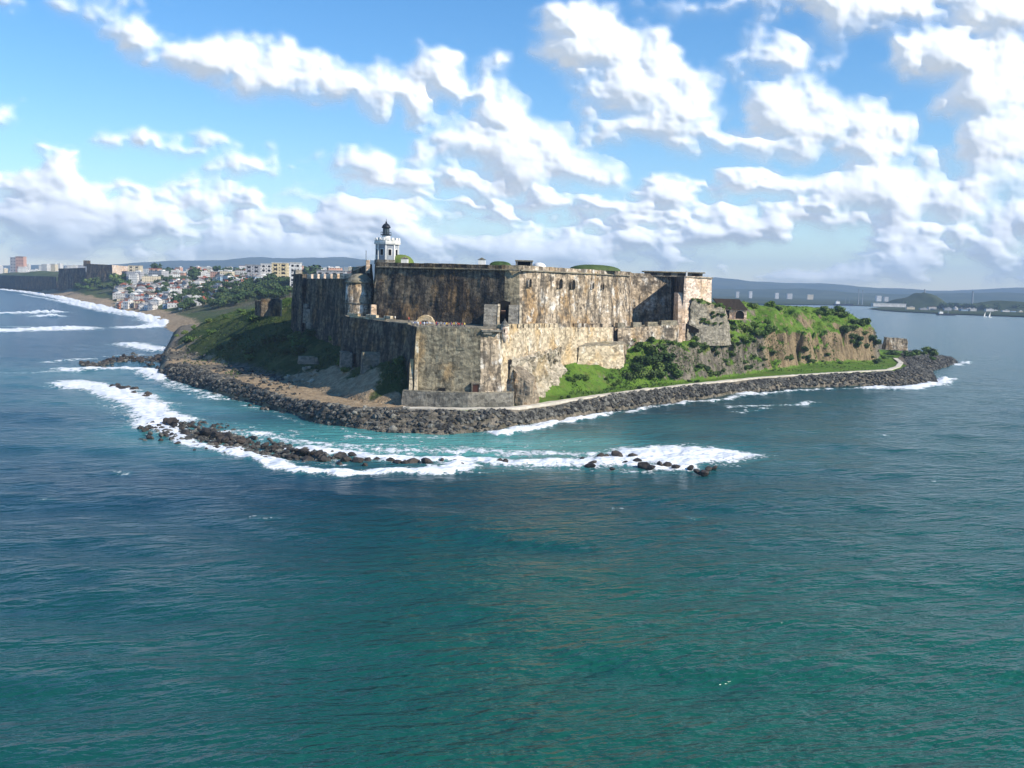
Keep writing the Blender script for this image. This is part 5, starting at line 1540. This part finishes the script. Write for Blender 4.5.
block(11.5, 17.5, 257.5, 2900, 'grey', 'grey', 'narrow grey tower block at the far left skyline')
block(17, 25, 256.5, 2850, 'pink', 'grey', 'taller pinkish tower block at the far left skyline')
block(273, 288, 263, 1150, 'yellow', 'white', 'broad yellow building with rows of windows just left of the fort', 22, .12, 'building')
block(262, 273, 264, 1180, 'white', 'white', 'bright white building beside the broad yellow building', 18, .1, 'building')
block(247, 261, 265, 1220, 'grey', 'grey', 'long grey barracks roofed block left of the white building', 20, .1, 'building')
block(291, 301, 263, 1000, 'white', 'white', 'white house top showing above the shadowed corner tower', 14, .1, 'building')
block(318, 346, 270.5, 900, 'grey', 'grey', 'long grey arcaded building seen over the crenellated wall', 16, .05, 'building')
block(130, 141, 265.5, 1600, 'cream', 'grey', 'cream block on the rise right of the old sea fort', 20, .1, 'building')
block(151, 160, 268.5, 1500, 'pink', 'red', 'pink block on the rise with a red roof', 20, .1, 'building')
# the second sea fort along the coast
sf = empty('sea_fort', (0, 0, 0)); tag(sf, 'dark angular sea fort on the coast far left, with one sunlit side', 'fort')
a0, a1, a2 = pt(86, 1560), pt(113, 1540), pt(130, 1640)
masonry('wall', [a0, a1, a2, pt(90, 1680)], 12, [51.5, 50.5, 49.5, 51], .04, [M['stone_dark'], M['stone_pink'], M['coping']], [0, 1, 0, 0], sf, 6, .8, 2, .5, 51)
b0, b1 = pt(57, 1640), pt(87, 1600)
masonry('rampart', [b0, b1, pt(88, 1690), pt(60, 1720)], 8, [43, 45, 45, 43], .10, [M['stone_dark'], M['coping']], 0, sf, 6, .8, 1, .5, 52)
MB().box((0, 0, 4), (9, 9, 9), .2, .95).build('turret', M['stone_dark'], sf, loc=(*pt(87.5, 1575), 48))
sc_ = empty('coastal_wall', (0, 0, 0)); tag(sc_, 'long dark sea wall running along the coast towards the far left', 'wall')
masonry('wall', [pt(-30, 2350), pt(57, 1700), pt(60, 1800), pt(-20, 2500)], 2, [25, 29, 29, 25], .35, [M['stone_dark'], M['leaf_dark']], 0, sc_, 10, 1.5, 1, 1, 53)
CT = {m: [crown_mesh('crown', 400 + 10 * j + k, 200, 1, .9, 5, .2, m) for k in range(3)] for j, m in enumerate(('leaf_dark', 'leaf_mid'))}
TR = MB().cone((0, 0, -.3), .09, .05, .8, 7).mesh('trunk', M['bark'])


def tree(p, s, m, label, group):
    o = empty('tree', (p[0], p[1], p[2]), rr.uniform(0, 6)); o.scale = (s, s, s * rr.uniform(.8, 1.1)); tag(o, label, 'tree', group)
    link('crown', rr.choice(CT[m]), o, (0, 0, .35)); link('trunk', TR, o)


for i in range(105):
    px = rr.uniform(124, 292); py = rr.uniform(280, np.interp(px, [128, 160, 205, 215, 292], [306, 308, 302, 298, 290])); p = chit(px, py)
    tree(p, rr.uniform(3, 5.5) * np.clip(p[1] / 900, .8, 1.6), 'leaf_dark', 'dark green tree between the hillside houses of the town', 'trees among the hillside houses')
for i in range(150):
    px = rr.uniform(182, 290); py = rr.uniform(285, np.interp(px, [180, 215, 290], [312, 309, 299])); p = chit(px, py)
    tree(p, rr.uniform(4, 7), 'leaf_dark', 'tree in the dark grove on the slope beyond the ridge', 'trees of the grove beyond the ridge')
for i in range(22):
    px = rr.uniform(55, 128); p = chit(px, rr.uniform(277, 292))
    tree(p, rr.uniform(6, 11), rr.choice(['leaf_dark', 'leaf_mid']), 'tree on the green slope in front of the old sea fort', 'trees by the old sea fort')
for i in range(30):
    px = rr.uniform(150, 345); Y = rr.uniform(1200, 2000); q = PY(px, 275, Y); z = coast_z(q[0], Y)
    tree((q[0], Y, z), rr.uniform(9, 15), 'leaf_dark', 'tree crown among the skyline town blocks', 'trees on the skyline')

# ================================================================== the far side of the bay
def far(name, px, py, Y): q = PY(px, py, Y); return q


for i, (px0, px1, yb, yt, c, lab) in enumerate([(872, 905, 306.3, 304.2, 'white', 'long low white shed on the quay across the bay'), (876, 881, 300, 296, 'white', 'small bright white block above the long quay shed'), (884, 888, 300, 297, 'pale', 'pale block beside the bright white one across the bay'),
                                               (925, 931, 312.4, 309.8, 'white', 'white shed at the middle of the far shore'), (944, 949, 313.3, 310.5, 'white', 'bright square white building on the far shore'), (953, 957, 313.5, 311, 'cream', 'cream cube next to the square white building'), (963, 970, 314, 311.6, 'pale', 'pale shed right of the cream cube on the far shore'),
                                               (990, 1010, 316, 312.5, 'white', 'long white building among trees at the far right shore'), (749, 752, 294, 291.5, 'white', 'white tower block on the distant slope behind the hut'), (775, 778.5, 295, 293, 'white', 'bright white block on the distant hillside'), (787, 792, 295, 293.8, 'pale', 'wide pale block on the distant hillside'), (807, 813, 296, 294.8, 'cream', 'long cream block on the distant hillside'), (736, 739, 293, 291.8, 'pale', 'small pale block on the distant slope')]):
    Y = 2520 if yb > 300 else 4300
    if px0 in (872,): Y = 2350
    a, b_ = PY(px0, yb, Y), PY(px1, yt, Y); w = b_[0] - a[0]; h = max(3, b_[2] - max(a[2], 1)); zb = max(a[2], 1.0)
    o = empty('warehouse' if w > 40 else 'building', ((a[0] + b_[0]) / 2, Y, zb)); tag(o, lab, 'warehouse' if w > 40 else 'building')
    MB().box((0, 0, h / 2 - (0 if Y < 3000 else 15)), (w, 14, h + (0 if Y < 3000 else 30))).build('wall', FAC[c], o); MB().box((0, 0, h + .4), (w + 1, 15, .8)).build('roof', ROOF['white'], o)
for px, yb, yt, Y, lab in ((971.5, 312, 292, 2600, 'tall thin chimney rising from the far shore'), (924.5, 293, 290, 2700, 'short mast tower on top of the dark round hill'), (862, 304, 291, 2420, 'thin harbour mast left of the long quay shed'), (858, 304, 289.5, 2430, 'second thin harbour mast beside the crane')):
    a, b_ = PY(px, yb, Y), PY(px, yt, Y); h = b_[2] - a[2]
    o = empty('chimney' if px == 971.5 else 'mast', (a[0], Y, a[2])); tag(o, lab, 'chimney' if px == 971.5 else 'mast')
    MB().cone((0, 0, -2), 2.6 if px > 900 else 1.2, 1.5 if px > 900 else .6, h + 2, 10).build('shaft', M['tower_grey'], o); MB().cone((0, 0, h), 2.0 if px > 900 else .9, 1.8 if px > 900 else .8, 1.5, 10).build('collar', M['stone_grey'], o)
for px, py, lab in ((1003, 311, 'white conical tank at the far right shore'), (1010, 311, 'second white conical tank at the far right shore'), (955, 309, 'grey tank behind the cream cube')):
    a = PY(px, py + 2, 2560); o = empty('storage_tank', (a[0], 2560, a[2])); tag(o, lab, 'tank')
    MB().cone((0, 0, -2), 6.5, 6.5, 9, 18).build('drum', ROOF['white'], o); MB().cone((0, 0, 7), 6.9, 1.0, 5, 18).build('roof', ROOF['grey'], o)


def ship(px, py, L, H_, label, mast=0):
    q = PZ(px, py); o = empty('ship', (q[0], q[1], 0), .1); tag(o, label, 'ship')
    pts_ = [(-.5, 1), (-.46, .15), (.40, .15), (.5, 1)]
    mb = MB(); mb.prism([(-L * .5, H_ * .4), (-L * .46, -.5), (L * .42, -.5), (L * .52, H_ * .45)], -L * .07, L * .07).build('hull', M['black_metal'], o)
    MB().box((-L * .28, 0, H_ * .68), (L * .2, L * .11, H_ * .6), 0, .9).build('superstructure', M['white'], o)
    MB().box((-L * .3, 0, H_ * 1.1), (L * .05, L * .04, H_ * .35)).build('funnel', ROOF['grey'], o)
    for k in range(mast):
        MB().tube((L * (.1 + .2 * k), 0, H_ * .4), (L * (.1 + .2 * k), 0, H_ * 2.2), .5).build('mast', M['tower_grey'], o)


ship(843, 305.6, 62, 12, 'dark freighter with a white superstructure at the quay across the bay', 2)
ship(946, 315.3, 40, 7, 'small dark boat lying off the middle of the far shore', 1)


def sailboat(px, py, s, label):
    q = PZ(px, py); o = empty('sailboat', (q[0], q[1], 0), .4); o.scale = (s, s, s); tag(o, label, 'sailboat')
    MB().prism([(-5, .9), (-4.3, -.3), (3.6, -.3), (5.4, 1.0)], -1.4, 1.4).build('hull', M['white'], o)
    MB().tube((.5, 0, .8), (.5, 0, 13), .12).build('mast', M['tower_grey'], o)
    b = MB(); v = [b.b.verts.new(c) for c in ((.3, -.04, 1.8), (-4.5, -.04, 2.0), (.3, -.04, 12.5), (.3, .04, 1.8), (-4.5, .04, 2.0), (.3, .04, 12.5))]
    for f in ((0, 1, 2), (5, 4, 3), (0, 3, 4, 1), (1, 4, 5, 2), (2, 5, 3, 0)): b.b.faces.new([v[k] for k in f])
    b.build('sail', M['white'], o)


for px, py, s, l in ((985, 317, .8, 'left white sailboat of the pair off the far right shore'), (990, 317.6, .85, 'right white sailboat of the pair off the far right shore')):
    sailboat(px, py, s, l)
for i in range(46):
    px = rr.choice([rr.uniform(905, 1030), rr.uniform(985, 1030), rr.uniform(930, 985)]); Y = rr.uniform(2480, 2680); q = PY(px, 310, Y)
    tree((q[0], Y, 2.0), rr.uniform(7, 15), 'leaf_dark', 'dark tree on the far shore across the bay', 'trees on the far shore')
for i in range(26):
    px = rr.uniform(905, 1025); Y = rr.uniform(2440, 2560); q = PY(px, 312, Y); c = rr.choice(['white', 'grey', 'pale', 'blue', 'cream'])
    house(q[0], Y, 1.5, rr.uniform(8, 22), 10, rr.uniform(4, 9), c, rr.choice(['white', 'grey', 'brown']), 0, 'small hazy %s building in the line along the far shore' % c, 'small buildings along the far shore', False, 'building')

# ================================================================== the air
hz = bpy.data.materials.new('haze'); hz.use_nodes = True
for n in list(hz.node_tree.nodes): hz.node_tree.nodes.remove(n)
tt = NT(hz.node_tree); pv = tt.n('ShaderNodeVolumePrincipled'); pv.inputs['Color'].default_value = HAZE_COLOR; pv.inputs['Density'].default_value = HAZE; pv.inputs['Anisotropy'].default_value = .0
ou = tt.n('ShaderNodeOutputMaterial'); tt.l(pv.outputs[0], ou.inputs['Volume'])
tag(MB().box((0, 0, 196), (26000, 26000, 408)).build('haze', hz), 'pale blue air between the headland and the far hills', 'haze', kind='stuff')
